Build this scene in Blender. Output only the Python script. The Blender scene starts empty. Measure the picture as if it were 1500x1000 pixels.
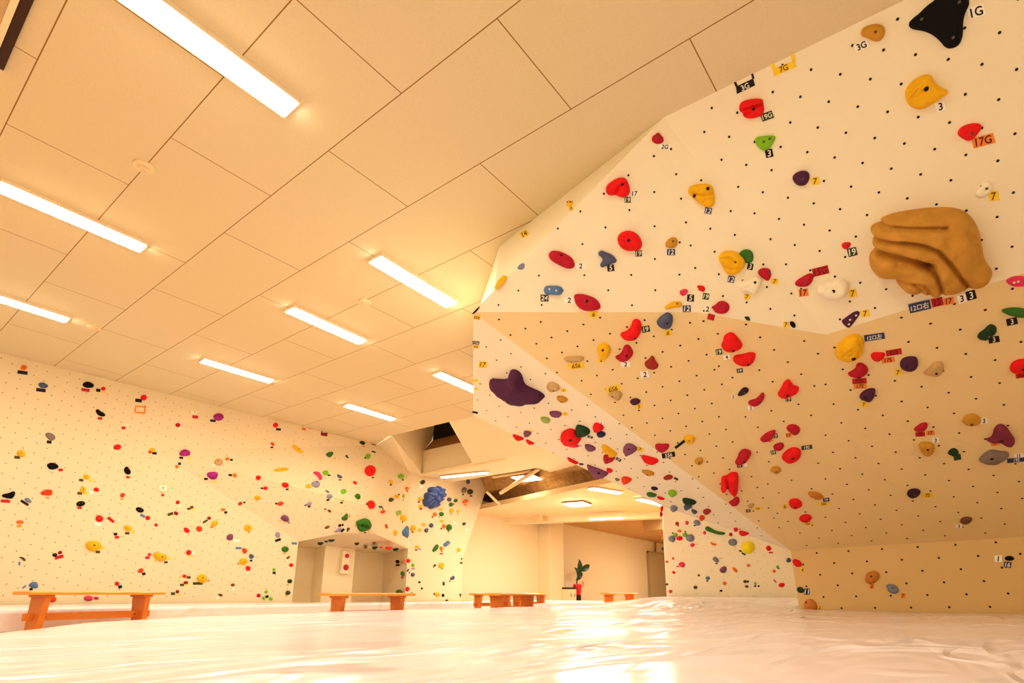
import bpy, bmesh, math, random
from mathutils import Vector, Matrix, noise
from mathutils.geometry import delaunay_2d_cdt
from mathutils.bvhtree import BVHTree

random.seed(7)
SC = bpy.context.scene
COL = SC.collection
LAMP, LAMP2, AMB, EXPO = 43.0, 72.0, 1.0, 0.36

# ------------------------------------------------------------------ survey camera (also used to lay the plan out)
FPX, CX, CY = 819.62, 787.77, 651.8
PITCH, AZ = math.radians(14.8749), math.radians(37.242)
FW = Vector((math.cos(AZ)*math.cos(PITCH), math.sin(AZ)*math.cos(PITCH), math.sin(PITCH)))
RT = Vector((math.sin(AZ), -math.cos(AZ), 0))
DN = FW.cross(RT); DN = -RT.cross(FW)
HC, SA, SB = 3.84, -.023, .0135          # ceiling: z = HC + SA x + SB y

def ray(x, y): return RT*((x-CX)/FPX) + DN*((y-CY)/FPX) + FW
def dep(x, y, d): return ray(x, y)*d
def onz(x, y, z): r = ray(x, y); return r*(z/r.z)
def ony(x, y, Y): r = ray(x, y); return r*(Y/r.y)
def onx(x, y, X): r = ray(x, y); return r*(X/r.x)
def onc(x, y): r = ray(x, y); return r*(HC/(r.z-SA*r.x-SB*r.y))
def onpl(x, y, P, n): r = ray(x, y); return r*(n.dot(P)/n.dot(r))
def px(P): return (FPX*P.dot(RT)/P.dot(FW)+CX, FPX*P.dot(DN)/P.dot(FW)+CY)
def zc(x, y): return HC+SA*x+SB*y

# ------------------------------------------------------------------ materials
def srgb(h):
    c = [int(h[i:i+2], 16)/255 for i in (0, 2, 4)]
    return tuple(((v+.055)/1.055)**2.4 if v > .04045 else v/12.92 for v in c)+(1,)
MATS = {}
def mat(name, col, rough=.5, bump=0, bscale=40, var=0, vscale=6, spec=.4, metal=0, emit=None, estr=0):
    if name in MATS: return MATS[name]
    m = bpy.data.materials.new(name); m.use_nodes = True
    nt = m.node_tree; N, L = nt.nodes, nt.links
    b = N['Principled BSDF']
    c = srgb(col) if isinstance(col, str) else col
    b.inputs['Base Color'].default_value = c
    b.inputs['Roughness'].default_value = rough
    b.inputs['Specular IOR Level'].default_value = spec
    b.inputs['Metallic'].default_value = metal
    if emit:
        b.inputs['Emission Color'].default_value = emit
        b.inputs['Emission Strength'].default_value = estr
    tc = N.new('ShaderNodeTexCoord')
    if var:
        nz = N.new('ShaderNodeTexNoise'); nz.inputs['Scale'].default_value = vscale; nz.inputs['Detail'].default_value = 4
        L.new(tc.outputs['Object'], nz.inputs['Vector'])
        mx = N.new('ShaderNodeMix'); mx.data_type = 'RGBA'
        d = tuple(max(0, v*(1-var)) for v in c[:3])+(1,); e = tuple(min(1, v*(1+var*.6)) for v in c[:3])+(1,)
        mx.inputs['A'].default_value = d; mx.inputs['B'].default_value = e
        L.new(nz.outputs['Fac'], mx.inputs['Factor']); L.new(mx.outputs['Result'], b.inputs['Base Color'])
    if bump:
        nz2 = N.new('ShaderNodeTexNoise'); nz2.inputs['Scale'].default_value = bscale; nz2.inputs['Detail'].default_value = 3
        L.new(tc.outputs['Object'], nz2.inputs['Vector'])
        bp = N.new('ShaderNodeBump'); bp.inputs['Strength'].default_value = bump; bp.inputs['Distance'].default_value = .01
        L.new(nz2.outputs['Fac'], bp.inputs['Height']); L.new(bp.outputs['Normal'], b.inputs['Normal'])
    MATS[name] = m
    return m

WALLC = (.87, .80, .63, 1)
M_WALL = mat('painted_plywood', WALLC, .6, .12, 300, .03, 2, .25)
M_NUT = mat('bolt_socket', (.02, .012, .006, 1), .7)
M_NUT2 = mat('worn_socket', (.30, .19, .08, 1), .7)
M_LIP = mat('lip_board', (.70, .52, .28, 1), .7)
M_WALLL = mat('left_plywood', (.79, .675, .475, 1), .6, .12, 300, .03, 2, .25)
M_WALL2 = mat('shade_tinted_plywood', (.84, .67, .38, 1), .62, .12, 300, .04, 2, .25)  # plywood copy with the lower overhang's shade mixed into its colour
M_WALL3 = mat('shade_tinted_kicker', (.74, .53, .26, 1), .62, .12, 300, .04, 2, .25)  # darker still: the kicker's shade is put into the base colour
M_PLAIN = mat('plain_wall_paint', (.86, .765, .55, 1), .7, .05, 200, .02, 2, .2)
M_FARCEIL = mat('far_ceiling_paint', (.82, .66, .40, 1), .7, 0, 0, .03, 1, .2)
M_TAN = mat('hatch_plaster', (.90, .78, .55, 1), .75, .1, 60, .05, 3, .2)  # pale tan for the hatch walls

# ceiling boards: 0.91 x 2.01 m with thin dark joints, in room metres
def ceiling_mat():
    m = bpy.data.materials.new('ceiling_boards'); m.use_nodes = True
    N, L = m.node_tree.nodes, m.node_tree.links; b = N['Principled BSDF']
    g = N.new('ShaderNodeNewGeometry'); sp = N.new('ShaderNodeSeparateXYZ'); cb = N.new('ShaderNodeCombineXYZ')
    L.new(g.outputs['Position'], sp.inputs[0])
    a1 = N.new('ShaderNodeMath'); a1.operation = 'ADD'; a1.inputs[1].default_value = 20.1-5.03
    a2 = N.new('ShaderNodeMath'); a2.operation = 'ADD'; a2.inputs[1].default_value = 18.18-.37
    L.new(sp.outputs['Y'], a1.inputs[0]); L.new(sp.outputs['X'], a2.inputs[0])
    L.new(a1.outputs[0], cb.inputs['X']); L.new(a2.outputs[0], cb.inputs['Y'])
    br = N.new('ShaderNodeTexBrick'); br.offset = .5; br.offset_frequency = 2; br.squash = 1
    br.inputs['Scale'].default_value = 1; br.inputs['Brick Width'].default_value = 2.01; br.inputs['Row Height'].default_value = .909
    br.inputs['Mortar Size'].default_value = .0045; br.inputs['Mortar Smooth'].default_value = 0.1
    br.inputs['Color1'].default_value = (.75, .66, .455, 1); br.inputs['Color2'].default_value = (.76, .67, .465, 1)
    br.inputs['Mortar'].default_value = (.33, .18, .05, 1)
    L.new(cb.outputs[0], br.inputs['Vector'])
    nz = N.new('ShaderNodeTexNoise'); nz.inputs['Scale'].default_value = 90; nz.inputs['Detail'].default_value = 3
    L.new(g.outputs['Position'], nz.inputs['Vector'])
    mp = N.new('ShaderNodeMapRange'); mp.inputs['To Min'].default_value = .93; mp.inputs['To Max'].default_value = 1.07
    L.new(nz.outputs['Fac'], mp.inputs['Value'])
    mx = N.new('ShaderNodeMix'); mx.data_type = 'RGBA'; mx.blend_type = 'MULTIPLY'; mx.inputs['Factor'].default_value = 1
    L.new(br.outputs['Color'], mx.inputs['A']); L.new(mp.outputs['Result'], mx.inputs['B'])
    L.new(mx.outputs['Result'], b.inputs['Base Color'])
    b.inputs['Roughness'].default_value = .8; b.inputs['Specular IOR Level'].default_value = .2
    return m
M_CEIL = ceiling_mat()

def tarp_mat():
    m = bpy.data.materials.new('white_vinyl_tarp'); m.use_nodes = True
    N, L = m.node_tree.nodes, m.node_tree.links; b = N['Principled BSDF']
    b.inputs['Base Color'].default_value = (.82, .765, .84, 1)
    b.inputs['Roughness'].default_value = .19; b.inputs['Specular IOR Level'].default_value = .28
    g = N.new('ShaderNodeNewGeometry')
    mp = N.new('ShaderNodeMapping'); mp.inputs['Rotation'].default_value = (0, 0, math.radians(40)); mp.inputs['Scale'].default_value = (.9, 2.6, 1)
    L.new(g.outputs['Position'], mp.inputs['Vector'])
    nz = N.new('ShaderNodeTexNoise'); nz.inputs['Scale'].default_value = .8; nz.inputs['Detail'].default_value = 2.2; nz.inputs['Distortion'].default_value = 1.3
    L.new(mp.outputs[0], nz.inputs['Vector'])
    n2 = N.new('ShaderNodeTexNoise'); n2.inputs['Scale'].default_value = .55; n2.inputs['Detail'].default_value = 1
    L.new(g.outputs['Position'], n2.inputs['Vector'])
    mr = N.new('ShaderNodeMapRange'); mr.inputs['From Min'].default_value = .38; mr.inputs['From Max'].default_value = .62; mr.inputs['To Min'].default_value = .15; mr.inputs['To Max'].default_value = 1
    L.new(n2.outputs['Fac'], mr.inputs['Value'])
    # sharp creases: ridged folds where the sheet has been pulled
    m3 = N.new('ShaderNodeMapping'); m3.inputs['Rotation'].default_value = (0, 0, math.radians(-18)); m3.inputs['Scale'].default_value = (.7, 2.2, 1)
    L.new(g.outputs['Position'], m3.inputs['Vector'])
    n3_ = N.new('ShaderNodeTexNoise'); n3_.inputs['Scale'].default_value = .9; n3_.inputs['Detail'].default_value = 1.5; n3_.inputs['Distortion'].default_value = .8
    L.new(m3.outputs[0], n3_.inputs['Vector'])
    su = N.new('ShaderNodeMath'); su.operation = 'SUBTRACT'; su.inputs[1].default_value = .5; L.new(n3_.outputs['Fac'], su.inputs[0])
    ab = N.new('ShaderNodeMath'); ab.operation = 'ABSOLUTE'; L.new(su.outputs[0], ab.inputs[0])
    mn = N.new('ShaderNodeMath'); mn.operation = 'MINIMUM'; mn.inputs[1].default_value = .05; L.new(ab.outputs[0], mn.inputs[0])
    ml = N.new('ShaderNodeMath'); ml.operation = 'MULTIPLY'; ml.inputs[1].default_value = -3.0; L.new(mn.outputs[0], ml.inputs[0])
    ad = N.new('ShaderNodeMath'); ad.operation = 'ADD'; L.new(nz.outputs['Fac'], ad.inputs[0]); L.new(ml.outputs[0], ad.inputs[1])
    mu = N.new('ShaderNodeMath'); mu.operation = 'MULTIPLY'; L.new(ad.outputs[0], mu.inputs[0]); L.new(mr.outputs['Result'], mu.inputs[1])
    bp = N.new('ShaderNodeBump'); bp.inputs['Strength'].default_value = 1; bp.inputs['Distance'].default_value = .13
    L.new(mu.outputs[0], bp.inputs['Height']); L.new(bp.outputs['Normal'], b.inputs['Normal'])
    return m
M_TARP = tarp_mat()

def wood_mat(name, c1, c2, rough=.4, scale=(1, 14, 14)):
    if name in MATS: return MATS[name]
    m = bpy.data.materials.new(name); m.use_nodes = True
    N, L = m.node_tree.nodes, m.node_tree.links; b = N['Principled BSDF']
    tc = N.new('ShaderNodeTexCoord'); mp = N.new('ShaderNodeMapping'); mp.inputs['Scale'].default_value = scale
    L.new(tc.outputs['Object'], mp.inputs['Vector'])
    nz = N.new('ShaderNodeTexNoise'); nz.inputs['Scale'].default_value = 2.2; nz.inputs['Detail'].default_value = 6; nz.inputs['Distortion'].default_value = 1.2
    L.new(mp.outputs[0], nz.inputs['Vector'])
    mx = N.new('ShaderNodeMix'); mx.data_type = 'RGBA'
    mx.inputs['A'].default_value = c1; mx.inputs['B'].default_value = c2
    L.new(nz.outputs['Fac'], mx.inputs['Factor']); L.new(mx.outputs['Result'], b.inputs['Base Color'])
    b.inputs['Roughness'].default_value = rough
    MATS[name] = m
    return m

# ------------------------------------------------------------------ object helpers
def link(name, me, parent=None, M=None):
    o = bpy.data.objects.new(name, me); COL.objects.link(o)
    if parent: o.parent = parent
    if M is not None: o.matrix_local = M
    return o
def tag(o, label, cat, group=None, kind=None):
    if label: o['label'] = label
    if cat: o['category'] = cat
    if group: o['group'] = group
    if kind: o['kind'] = kind
    return o
def empty(name, loc, rz=0):
    o = bpy.data.objects.new(name, None); COL.objects.link(o); o.location = loc; o.rotation_euler = (0, 0, rz); o.empty_display_size = .1
    return o
def pymesh(name, V, F, mats, mi=None, smooth=False):
    me = bpy.data.meshes.new(name); me.from_pydata([tuple(v) for v in V], [], F)
    for m in mats: me.materials.append(m)
    for i, p in enumerate(me.polygons):
        if mi: p.material_index = mi[i]
        p.use_smooth = smooth
    me.update()
    return me
def struct(name, V, F, mats, mi=None):
    o = link(name, pymesh(name, V, F, mats, mi)); o['kind'] = 'structure'
    return o
def box_bm(bm, c, s, M=None, bev=0):
    r = bmesh.ops.create_cube(bm, size=1, matrix=Matrix.Translation(c) @ Matrix.Diagonal((s[0], s[1], s[2], 1)))
    vs = r['verts']
    if bev:
        es = list({e for v in vs for e in v.link_edges})
        rr = bmesh.ops.bevel(bm, geom=es, offset=bev, segments=2, affect='EDGES', profile=.5)
        vs = list({v for f in rr['faces'] for v in f.verts} | {v for v in vs if v.is_valid})
    if M is not None: bmesh.ops.transform(bm, matrix=M, verts=vs)
    return vs
def bm_obj(name, bm, m, parent=None, smooth=False):
    me = bpy.data.meshes.new(name); bmesh.ops.recalc_face_normals(bm, faces=bm.faces); bm.to_mesh(me); bm.free(); me.materials.append(m)
    if smooth:
        for p in me.polygons: p.use_smooth = True
    return link(name, me, parent)
def box(name, c, s, m, parent=None, bev=0):
    bm = bmesh.new(); box_bm(bm, Vector(c), s, None, bev); return bm_obj(name, bm, m, parent)
def tube_bm(bm, pts, rads, n=10):
    prev = None; rings = []
    for i, p in enumerate(pts):
        p = Vector(p)
        d = (Vector(pts[min(i+1, len(pts)-1)])-Vector(pts[max(i-1, 0)])).normalized()
        a = d.cross(Vector((.3, .2, .9))).normalized(); b = d.cross(a)
        r = rads[i] if isinstance(rads, (list, tuple)) else rads
        rings.append([bm.verts.new(p+a*r*math.cos(2*math.pi*k/n)+b*r*math.sin(2*math.pi*k/n)) for k in range(n)])
    for A, B in zip(rings, rings[1:]):
        for k in range(n): bm.faces.new((A[k], A[(k+1) % n], B[(k+1) % n], B[k]))
    bm.faces.new(rings[0]); bm.faces.new(rings[-1])
def lathe_bm(bm, prof, n=24, c=(0, 0, 0)):
    rings = [[bm.verts.new((c[0]+r*math.cos(2*math.pi*k/n), c[1]+r*math.sin(2*math.pi*k/n), c[2]+z)) for k in range(n)] for r, z in prof]
    for A, B in zip(rings, rings[1:]):
        for k in range(n): bm.faces.new((A[k], A[(k+1) % n], B[(k+1) % n], B[k]))
    bm.faces.new(rings[0]); bm.faces.new(rings[-1])

# ------------------------------------------------------------------ climbing facets
class Facet:
    def __init__(s, key, words, poly, P, n, verts=None):
        s.key, s.words, s.poly = key, words, poly
        n = n.normalized()
        s.P = P; s.n = n if n.dot(P) < 0 else -n          # the normal looks at the room
        s.v = (Vector((0, 0, 1))-s.n*s.n.z).normalized() if abs(s.n.z) < .98 else Vector((0, 1, 0))
        s.u = s.v.cross(s.n)
        s.verts = verts
    def at(s, x, y, off=0): return onpl(x, y, s.P+s.n*off, s.n)
    def loc(s, Q): d = Q-s.P; return Vector((d.dot(s.u), d.dot(s.v)))
    def world(s, q, h=0): return s.P+s.u*q[0]+s.v*q[1]+s.n*h
def inpoly(p, poly):
    x, y = p[0], p[1]; c = False; j = len(poly)-1
    for i in range(len(poly)):
        xi, yi = poly[i][0], poly[i][1]; xj, yj = poly[j][0], poly[j][1]
        if (yi > y) != (yj > y) and x < (xj-xi)*(y-yi)/(yj-yi)+xi: c = not c
        j = i
    return c
FAC = {}
def facet(key, words, poly, P, n): FAC[key] = Facet(key, words, poly, P, n); return FAC[key]
def n3(a, b, c): return (b-a).cross(c-a)

# --- right-hand overhang
P2, PT = onc(972, 172), onc(1325, 0)
RR = dep(1210, 490, 5.0); nU3 = n3(P2, PT, RR)
E1 = onpl(1500, 400, P2, nU3); E1x = onpl(1800, 310, P2, nU3)
PTx = onc(1325, 0)+(PT-P2).normalized()*3.0
Q4 = dep(1158, 806, 7.3); nL3 = n3(RR, E1, Q4)
K2 = onpl(1500, 786, RR, nL3); K2x = K2+(K2-Q4).normalized()*3
nK = Vector((K2.y-Q4.y, Q4.x-K2.x, 0))
K0 = onpl(1172, 893, Q4, nK); K1 = onpl(1500, 897, Q4, nK); K1x = K1+(K1-K0).normalized()*3
E1x = E1+(E1-RR).normalized()*2.6
MM = dep(1020, 457, 5.2); Q1 = dep(693, 457, 5.6)
nU1, nU2, nL1, nL2 = n3(P2, Q1, MM), n3(P2, MM, RR), n3(Q1, MM, Q4), n3(MM, RR, Q4)
aF = nL1.normalized(); aF = aF if aF.z < 0 else -aF
eF = (Q4-Q1).normalized(); bF = eF.cross(aF)
if bF.y < 0: bF = -bF
tF = math.radians(15); nF = aF*math.cos(tF)+bF*math.sin(tF)
Q2, Q3 = onpl(693, 608, Q1, nF), onpl(970, 741, Q1, nF)
S1 = onc(732, 360); nS = n3(P2, S1, Q1); S1L = onpl(724, 425, P2, nS)
facet('U1', 'left upper overhang', [(972, 172), (693, 457), (1020, 457)], P2, nU1)
facet('U2', 'middle upper overhang', [(972, 172), (1020, 457), (1210, 490)], P2, nU2)
facet('U3', 'right upper overhang', [(972, 172), (1210, 490), (1500, 400), (1900, 280), (1900, -200), (1325, 0)], P2, nU3)
facet('L1', 'left lower overhang', [(693, 457), (1020, 457), (1158, 806)], Q1, nL1)
facet('L2', 'middle lower overhang', [(1020, 457), (1210, 490), (1158, 806)], MM, nL2)
facet('L3', 'right lower overhang', [(1210, 490), (1500, 400), (1900, 280), (1900, 770), (1500, 786), (1158, 806)], RR, nL3)
facet('K', 'overhang kicker', [(1158, 806), (1500, 786), (1900, 770), (1900, 900), (1500, 897), (1172, 895)], K0, nK)
facet('F', 'overhang end panel', [(693, 457), (693, 608), (970, 741), (1158, 806)], Q1, nF)
facet('S', 'overhang side return', [(972, 172), (732, 360), (720, 425), (755, 440)], P2, nS)
# --- wall behind the overhang
G0 = dep(970, 741, 11.3); GR = dep(1186, 869.5, 8.5)
dG = Vector((GR.x-G0.x, GR.y-G0.y, 0)); LG = dG.length; dG.normalize()
nG = Vector((-dG.y, dG.x, 0))
facet('G', 'rear wall', [(970, 740), (1158, 804), (1172, 880), (974, 880)], G0, nG)
dGe = Vector((.90, .44, 0)).normalized()
facet('GE', 'rear wall edge', [(962, 735), (970, 735), (974, 880), (966, 880)], G0, Vector((-dGe.y, dGe.x, 0)))
# --- left wall
C0, C1, C2 = onc(0, 517), onc(300, 590), onc(555, 652)
nA = Vector((C1.y-C0.y, C0.x-C1.x, 0))
T0 = onpl(225, 660, C0, nA); N1 = onpl(437, 793, C0, nA)
FA = onpl(603, 693, C0, nA); T1 = onpl(545, 742, C0, nA)*.955
nB1, nB2, nB3 = n3(T0, C1, C2), n3(T0, C2, T1), n3(T1, C2, FA)
nC = n3(T0, T1, N1); N2, N3 = onpl(504, 780, T0, nC), onpl(548, 781, T0, nC)
YF = FA.y
N4 = ony(598, 803, YF); FD = ony(598, 812, YF); FC = ony(678, 816, YF)
FB = ony(720, 694, YF)
facet('A', 'long left wall', [(0, 500), (300, 590), (225, 660), (437, 793), (425, 890), (-50, 890)], C0, nA)
facet('B1', 'long left wall', [(300, 590), (430, 612), (555, 652), (225, 660)], T0, nB1)
facet('B2', 'upper left bulge', [(225, 660), (555, 652), (545, 742)], T0, nB2)
facet('B3', 'bulge beside the hatch', [(555, 652), (603, 693), (545, 742)], T1, nB3)
facet('C', 'left bulge underside', [(225, 660), (545, 742), (548, 781), (504, 780), (437, 793)], T0, nC)
facet('D', 'bulge beside the hatch', [(545, 742), (603, 693), (598, 803)], T1, n3(T1, FA, N4))
facet('D2', 'bulge beside the hatch', [(545, 742), (598, 803), (548, 781)], T1, n3(T1, N4, N3))
facet('F1', 'corner wall', [(603, 693), (720, 694), (678, 816), (598, 812)], FD, Vector((0, 1, 0)))
facet('F2', 'corner wall foot', [(598, 812), (678, 816), (676, 884), (594, 884)], FD, Vector((0, 1, 0)))
YN = YF+1.15
NB1 = ony(436, 803, YN-.1)
facet('E', 'niche soffit', [(437, 793), (504, 780), (548, 781), (598, 803), (562, 812), (436, 804)], N1, n3(N1, N4, ony(520, 809, YN)))
NS0 = Vector((N4.x-.02, YF, 0))
facet('NS', 'niche inner side', [(562, 812), (598, 803), (594, 884), (558, 884)], NS0, Vector((1, .08, 0)))
ORDER = ['U1', 'U2', 'U3', 'L1', 'L2', 'L3', 'K', 'F', 'S', 'GE', 'G', 'NS', 'E', 'F2', 'F1', 'D', 'D2', 'B3', 'B2', 'B1', 'C', 'A']
def which(x, y):
    for k in ORDER:
        if inpoly((x, y), FAC[k].poly): return k
    return 'A' if x < 560 else 'F1' if x < 730 else 'F'

# ------------------------------------------------------------------ walls with their bolt sockets
def sockets(V, F, MI, f, ref, a, b, poly3, r, inset=.05, skip=1.0):
    """lattice of little dark bolt sockets over a facet polygon (poly3: world points)"""
    o = f.loc(f.at(*ref)); A = f.loc(f.at(ref[0]+a[0], ref[1]+a[1]))-o; B = f.loc(f.at(ref[0]+b[0], ref[1]+b[1]))-o
    pl = [f.loc(p) for p in poly3]
    c = sum(pl, Vector((0, 0)))/len(pl)
    pl = [c+(p-c)*(1-inset) for p in pl]
    xs = [p.x for p in pl]; ys = [p.y for p in pl]
    det = A.x*B.y-A.y*B.x
    ii = []; jj = []
    for cx, cy in ((min(xs), min(ys)), (max(xs), min(ys)), (min(xs), max(ys)), (max(xs), max(ys))):
        d = Vector((cx, cy))-o
        ii.append((d.x*B.y-d.y*B.x)/det); jj.append((A.x*d.y-A.y*d.x)/det)
    for i in range(math.floor(min(ii)), math.ceil(max(ii))+1):
        for j in range(math.floor(min(jj)), math.ceil(max(jj))+1):
            q = o+A*i+B*j
            if inpoly(q, pl) and random.random() < skip:
                k = len(V); n = 7
                for t in range(n): V.append(f.world((q.x+r*math.cos(6.2832*t/n), q.y+r*math.sin(6.2832*t/n)), .0025))
                F.append(tuple(range(k, k+n))); MI.append(1)

# right-hand overhang
V, F, MI = [], [], []
def face(*pts):
    k = len(V); V.extend(pts); F.append(tuple(range(k, k+len(pts)))); MI.append(0)
def up(P): return Vector((P.x, P.y, zc(P.x, P.y)+.02))
face(P2, Q1, MM); face(P2, MM, RR); face(P2, RR, E1, E1x, PTx, PT)
face(Q1, Q4, MM); face(MM, Q4, RR); face(RR, Q4, K2, K2x, E1x, E1)
face(Q4, K0-Vector((0, 0, .25)), K1x-Vector((0, 0, .25)), K2x, K2); face(Q1, Q2, Q3, Q4)
face(P2, S1, S1L); face(P2, S1L, Q1); face(S1, up(Q2*1.06), Q2, Q1, S1L)
Q2b, Q3b, Q4b = Q2*1.16+Vector((0, 0, .25)), Q3*1.16+Vector((0, 0, .25)), Q4*1.1+Vector((0, 0, .2))
face(Q2, Q2b, Q3b, Q3); face(Q3, Q3b, Q4b, Q4); face(Q2, up(Q2*1.06), up(Q2b), Q2b)
face(Q4, Q4*1.01+Vector((.5, .0, 0)), K0*1.01+Vector((.5, 0, -.25)), K0-Vector((0, 0, .25)))
for k, ref, a, b, poly, r in (('U1', (856, 403), (35, 22), (33, -23), (P2, Q1, MM), .0095),
        ('U2', (1020, 227), (37.5, 9), (7, 37), (P2, MM, RR), .0095),
        ('U3', (1341, 80), (48, 7), (-21, 43), (P2, RR, E1x, PTx, PT), .0095),
        ('L1', (808, 494), (38, 13), (23, -9.4), (Q1, MM, Q4), .0105),
        ('L2', (1134, 512), (44, -13), (20, 18), (MM, RR, Q4), .0105),
        ('L3', (1290, 760), (31, 8), (23, -13), (RR, Q4, K2, K2x, E1x), .0105),
        ('K', (1270, 822), (51, -2.5), (22, -18), (Q4, K0, K1x, K2x), .012),
        ('F', (763, 537), (36, 10), (14, 18.5), (Q1, Q2, Q3, Q4), .010)):
    sockets(V, F, MI, FAC[k], ref, a, b, poly, r, .03)
for i_ in (3, 4, 5): MI[i_] = 2  # lower facets get the copy darkened for shade
MI[6] = 3  # kicker gets the darkest copy, shade in its colour
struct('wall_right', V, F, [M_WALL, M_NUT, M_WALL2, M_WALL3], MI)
# wall behind the overhang
V, F, MI = [], [], []
g0 = Vector((G0.x, G0.y, -.42)); g1 = g0+dG*LG
face(g0, g1, g1+Vector((0, 0, 2.6)), g0+Vector((0, 0, .42))+Vector((0, 0, G0.z)))
ge = g0+dGe*.5
face(ge, g0, Vector((G0.x, G0.y, G0.z)), Vector((ge.x, ge.y, G0.z)))
sockets(V, F, MI, FAC['G'], (1060, 820), (13, 3), (4, 11), (g0, g1, g1+Vector((0, 0, 1.5)), G0), .006, .03, .55)
struct('wall_behind', V, F, [M_WALL, M_NUT2], MI)

# left climbing wall, with the niche cut into it
V, F, MI = [], [], []
ZB = -.42
def low(P): return Vector((P.x, P.y, ZB))
CL = C0+(C0-C1).normalized()*5; CL.z = zc(CL.x, CL.y)
face(low(CL), low(N1), N1, T0, C1, C0, CL)
face(T0, C2, C1); face(T0, T1, C2); face(T1, FA, C2)
face(T0, N1, N2, N3, T1); face(T1, N4, FA); face(T1, N3, N4)
NBl, NBr = Vector((N1.x-.02, YN, N1.z-.05)), Vector((N4.x+.12, YN, N4.z-.08))
face(N1, NBl, NBr, N4, N3, N2)
face(low(N1), low(NBl), NBl, N1); face(low(N4), N4, NBr, low(NBr))
for k, ref, a, b, poly in (('A', (36, 591), (20, -6), (4.5, -14), (low(CL)+Vector((0, 0, .3)), low(N1)+Vector((0, 0, .3)), N1, T0, C1, CL)),
        ('B1', (330, 630), (17, -3), (4, -13), (T0, C1, C2)), ('B2', (440, 680), (15, -2), (4, -13), (T0, C2, T1)),
        ('C', (420, 740), (14, 2), (5, -11), (T0, N1, N2, N3, T1)), ('D', (570, 740), (11, 3), (4, -11), (T1, FA, N4)), ('B3', (560, 700), (11, 3), (4, -11), (T1, C2, FA))):
    sockets(V, F, MI, FAC[k], ref, a, b, poly, .0095, .03)
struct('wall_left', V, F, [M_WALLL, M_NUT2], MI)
V, F, MI = [], [], []
face(FA, FD, FC, FB); face(FD, low(FD), low(FC), FC)
FBb = FB+Vector((.3, 1.2, 0)); FCb = FC+Vector((.05, 1.2, 0))
face(FB, FC, FCb, FBb); face(FC, low(FC), low(FCb), FCb)
sockets(V, F, MI, FAC['F1'], (650, 770), (9, 2), (3, -9), (FA, FD, FC, FB), .006, .03, .6)
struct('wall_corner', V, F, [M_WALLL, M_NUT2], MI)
# niche interior: back wall with a projecting pier
YP = YN-.45
V, F, MI = [], [], []
pa, pb = ony(476, 809, YP).x, ony(520, 811, YP).x
pc = ony(466, 806, YN).x
face(Vector((NBl.x-.3, YN, ZB)), Vector((pa+.05, YN, ZB)), Vector((pa+.05, YN, 1.3)), Vector((NBl.x-.3, YN, 1.3)))
face(Vector((pa, YN, ZB)), Vector((pa, YP, ZB)), Vector((pa, YP, 1.3)), Vector((pa, YN, 1.3)))
face(Vector((pa, YP, ZB)), Vector((pb, YP, ZB)), Vector((pb, YP, 1.3)), Vector((pa, YP, 1.3)))
face(Vector((pb, YP, ZB)), Vector((pb, YN, ZB)), Vector((pb, YN, 1.3)), Vector((pb, YP, 1.3)))
face(Vector((pb-.05, YN, ZB)), Vector((NBr.x+.3, YN, ZB)), Vector((NBr.x+.3, YN, 1.3)), Vector((pb-.05, YN, 1.3)))
struct('wall_niche', V, F, [M_PLAIN], MI)

# far building wall, beyond the climbing walls
YB = 13.1
def vwall(name, x0, x1, y, z0, z1, m=M_PLAIN):
    return struct(name, [(x0, y, z0), (x1, y, z0), (x1, y, z1), (x0, y, z1)], [(0, 1, 2, 3)], [m])
vwall('wall_back', 12.0, 29, YB, ZB, 4.8)
struct('wall_end', [(29, YB, ZB), (29, 2, ZB), (29, 2, 4.2), (29, YB, 4.2)], [(0, 1, 2, 3)], [M_PLAIN])

# ceiling over the hall (up to the hatch line)
X1 = 8.44
def cpt(x, y, dz=0): return Vector((x, y, zc(x, y)+dz))
e1L = Vector((C2.x, C2.y+.2, zc(C2.x, C2.y+.2)))
V, F, MI = [], [], []
face(cpt(-6, -7), cpt(-6, 14), cpt(0, 14), Vector(e1L), cpt(X1, 11.1), cpt(X1, -7))
struct('ceiling', V, F, [M_CEIL], MI)
# sloping hatch part: opening to a roof window, soffit going down to the low ceiling
ZQ = FA.z
ea, eb = onc(574, 638), onc(658, 618)
q1, q2 = Vector((10.06, 11.98, ZQ)), onz(692, 678, ZQ)
q0 = onz(617, 693, ZQ)
V, F, MI = [], [], []
face(e1L, ea, q0, q1, Vector((FA.x, FA.y+.1, ZQ)))                          # strip beside the left wall
dq = (q2-q0).normalized()
q9 = q2-Vector((0, 7, 0))+Vector((.3, 0, 0)); e9 = cpt(X1, eb.y-7)
face(eb, e9, q9, q2)                                                         # solid soffit right of the opening
struct('ceiling_soffit', V, F, [M_PLAIN], MI)
# walls of the hatch going up to the roof window
V, F, MI = [], [], []
XW = q0.x+.05
wa, wb, wc = onx(617, 693, XW), onx(620, 660, XW), onx(690, 644.5, XW)
wd = onx(700, 676, XW)
face(Vector((XW, q0.y+1.2, ZQ-.05)), Vector((XW, q2.y-1, ZQ-.05)), Vector((XW, q2.y-1, wc.z)), wc, wb, Vector((XW, q0.y+1.2, wb.z)))
ja, jb = onx(626, 627, XW+.5), onx(634, 644.5, XW+.5)
face(ea, Vector((ea.x, ea.y, 6.2)), Vector((XW+.6, wb.y+.03, 6.2)), jb+Vector((0, .02, 0)), wb, Vector((XW, wb.y+.2, ZQ)), q0)
face(eb, Vector((eb.x, eb.y, 6)), Vector((XW+.6, q2.y-.9, 6)), Vector((XW+.6, q2.y-.9, ZQ)), q2)
face(cpt(X1, 14, -.0), cpt(X1, 6), Vector((X1, 6, 6.2)), Vector((X1, 14, 6.2)))
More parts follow.
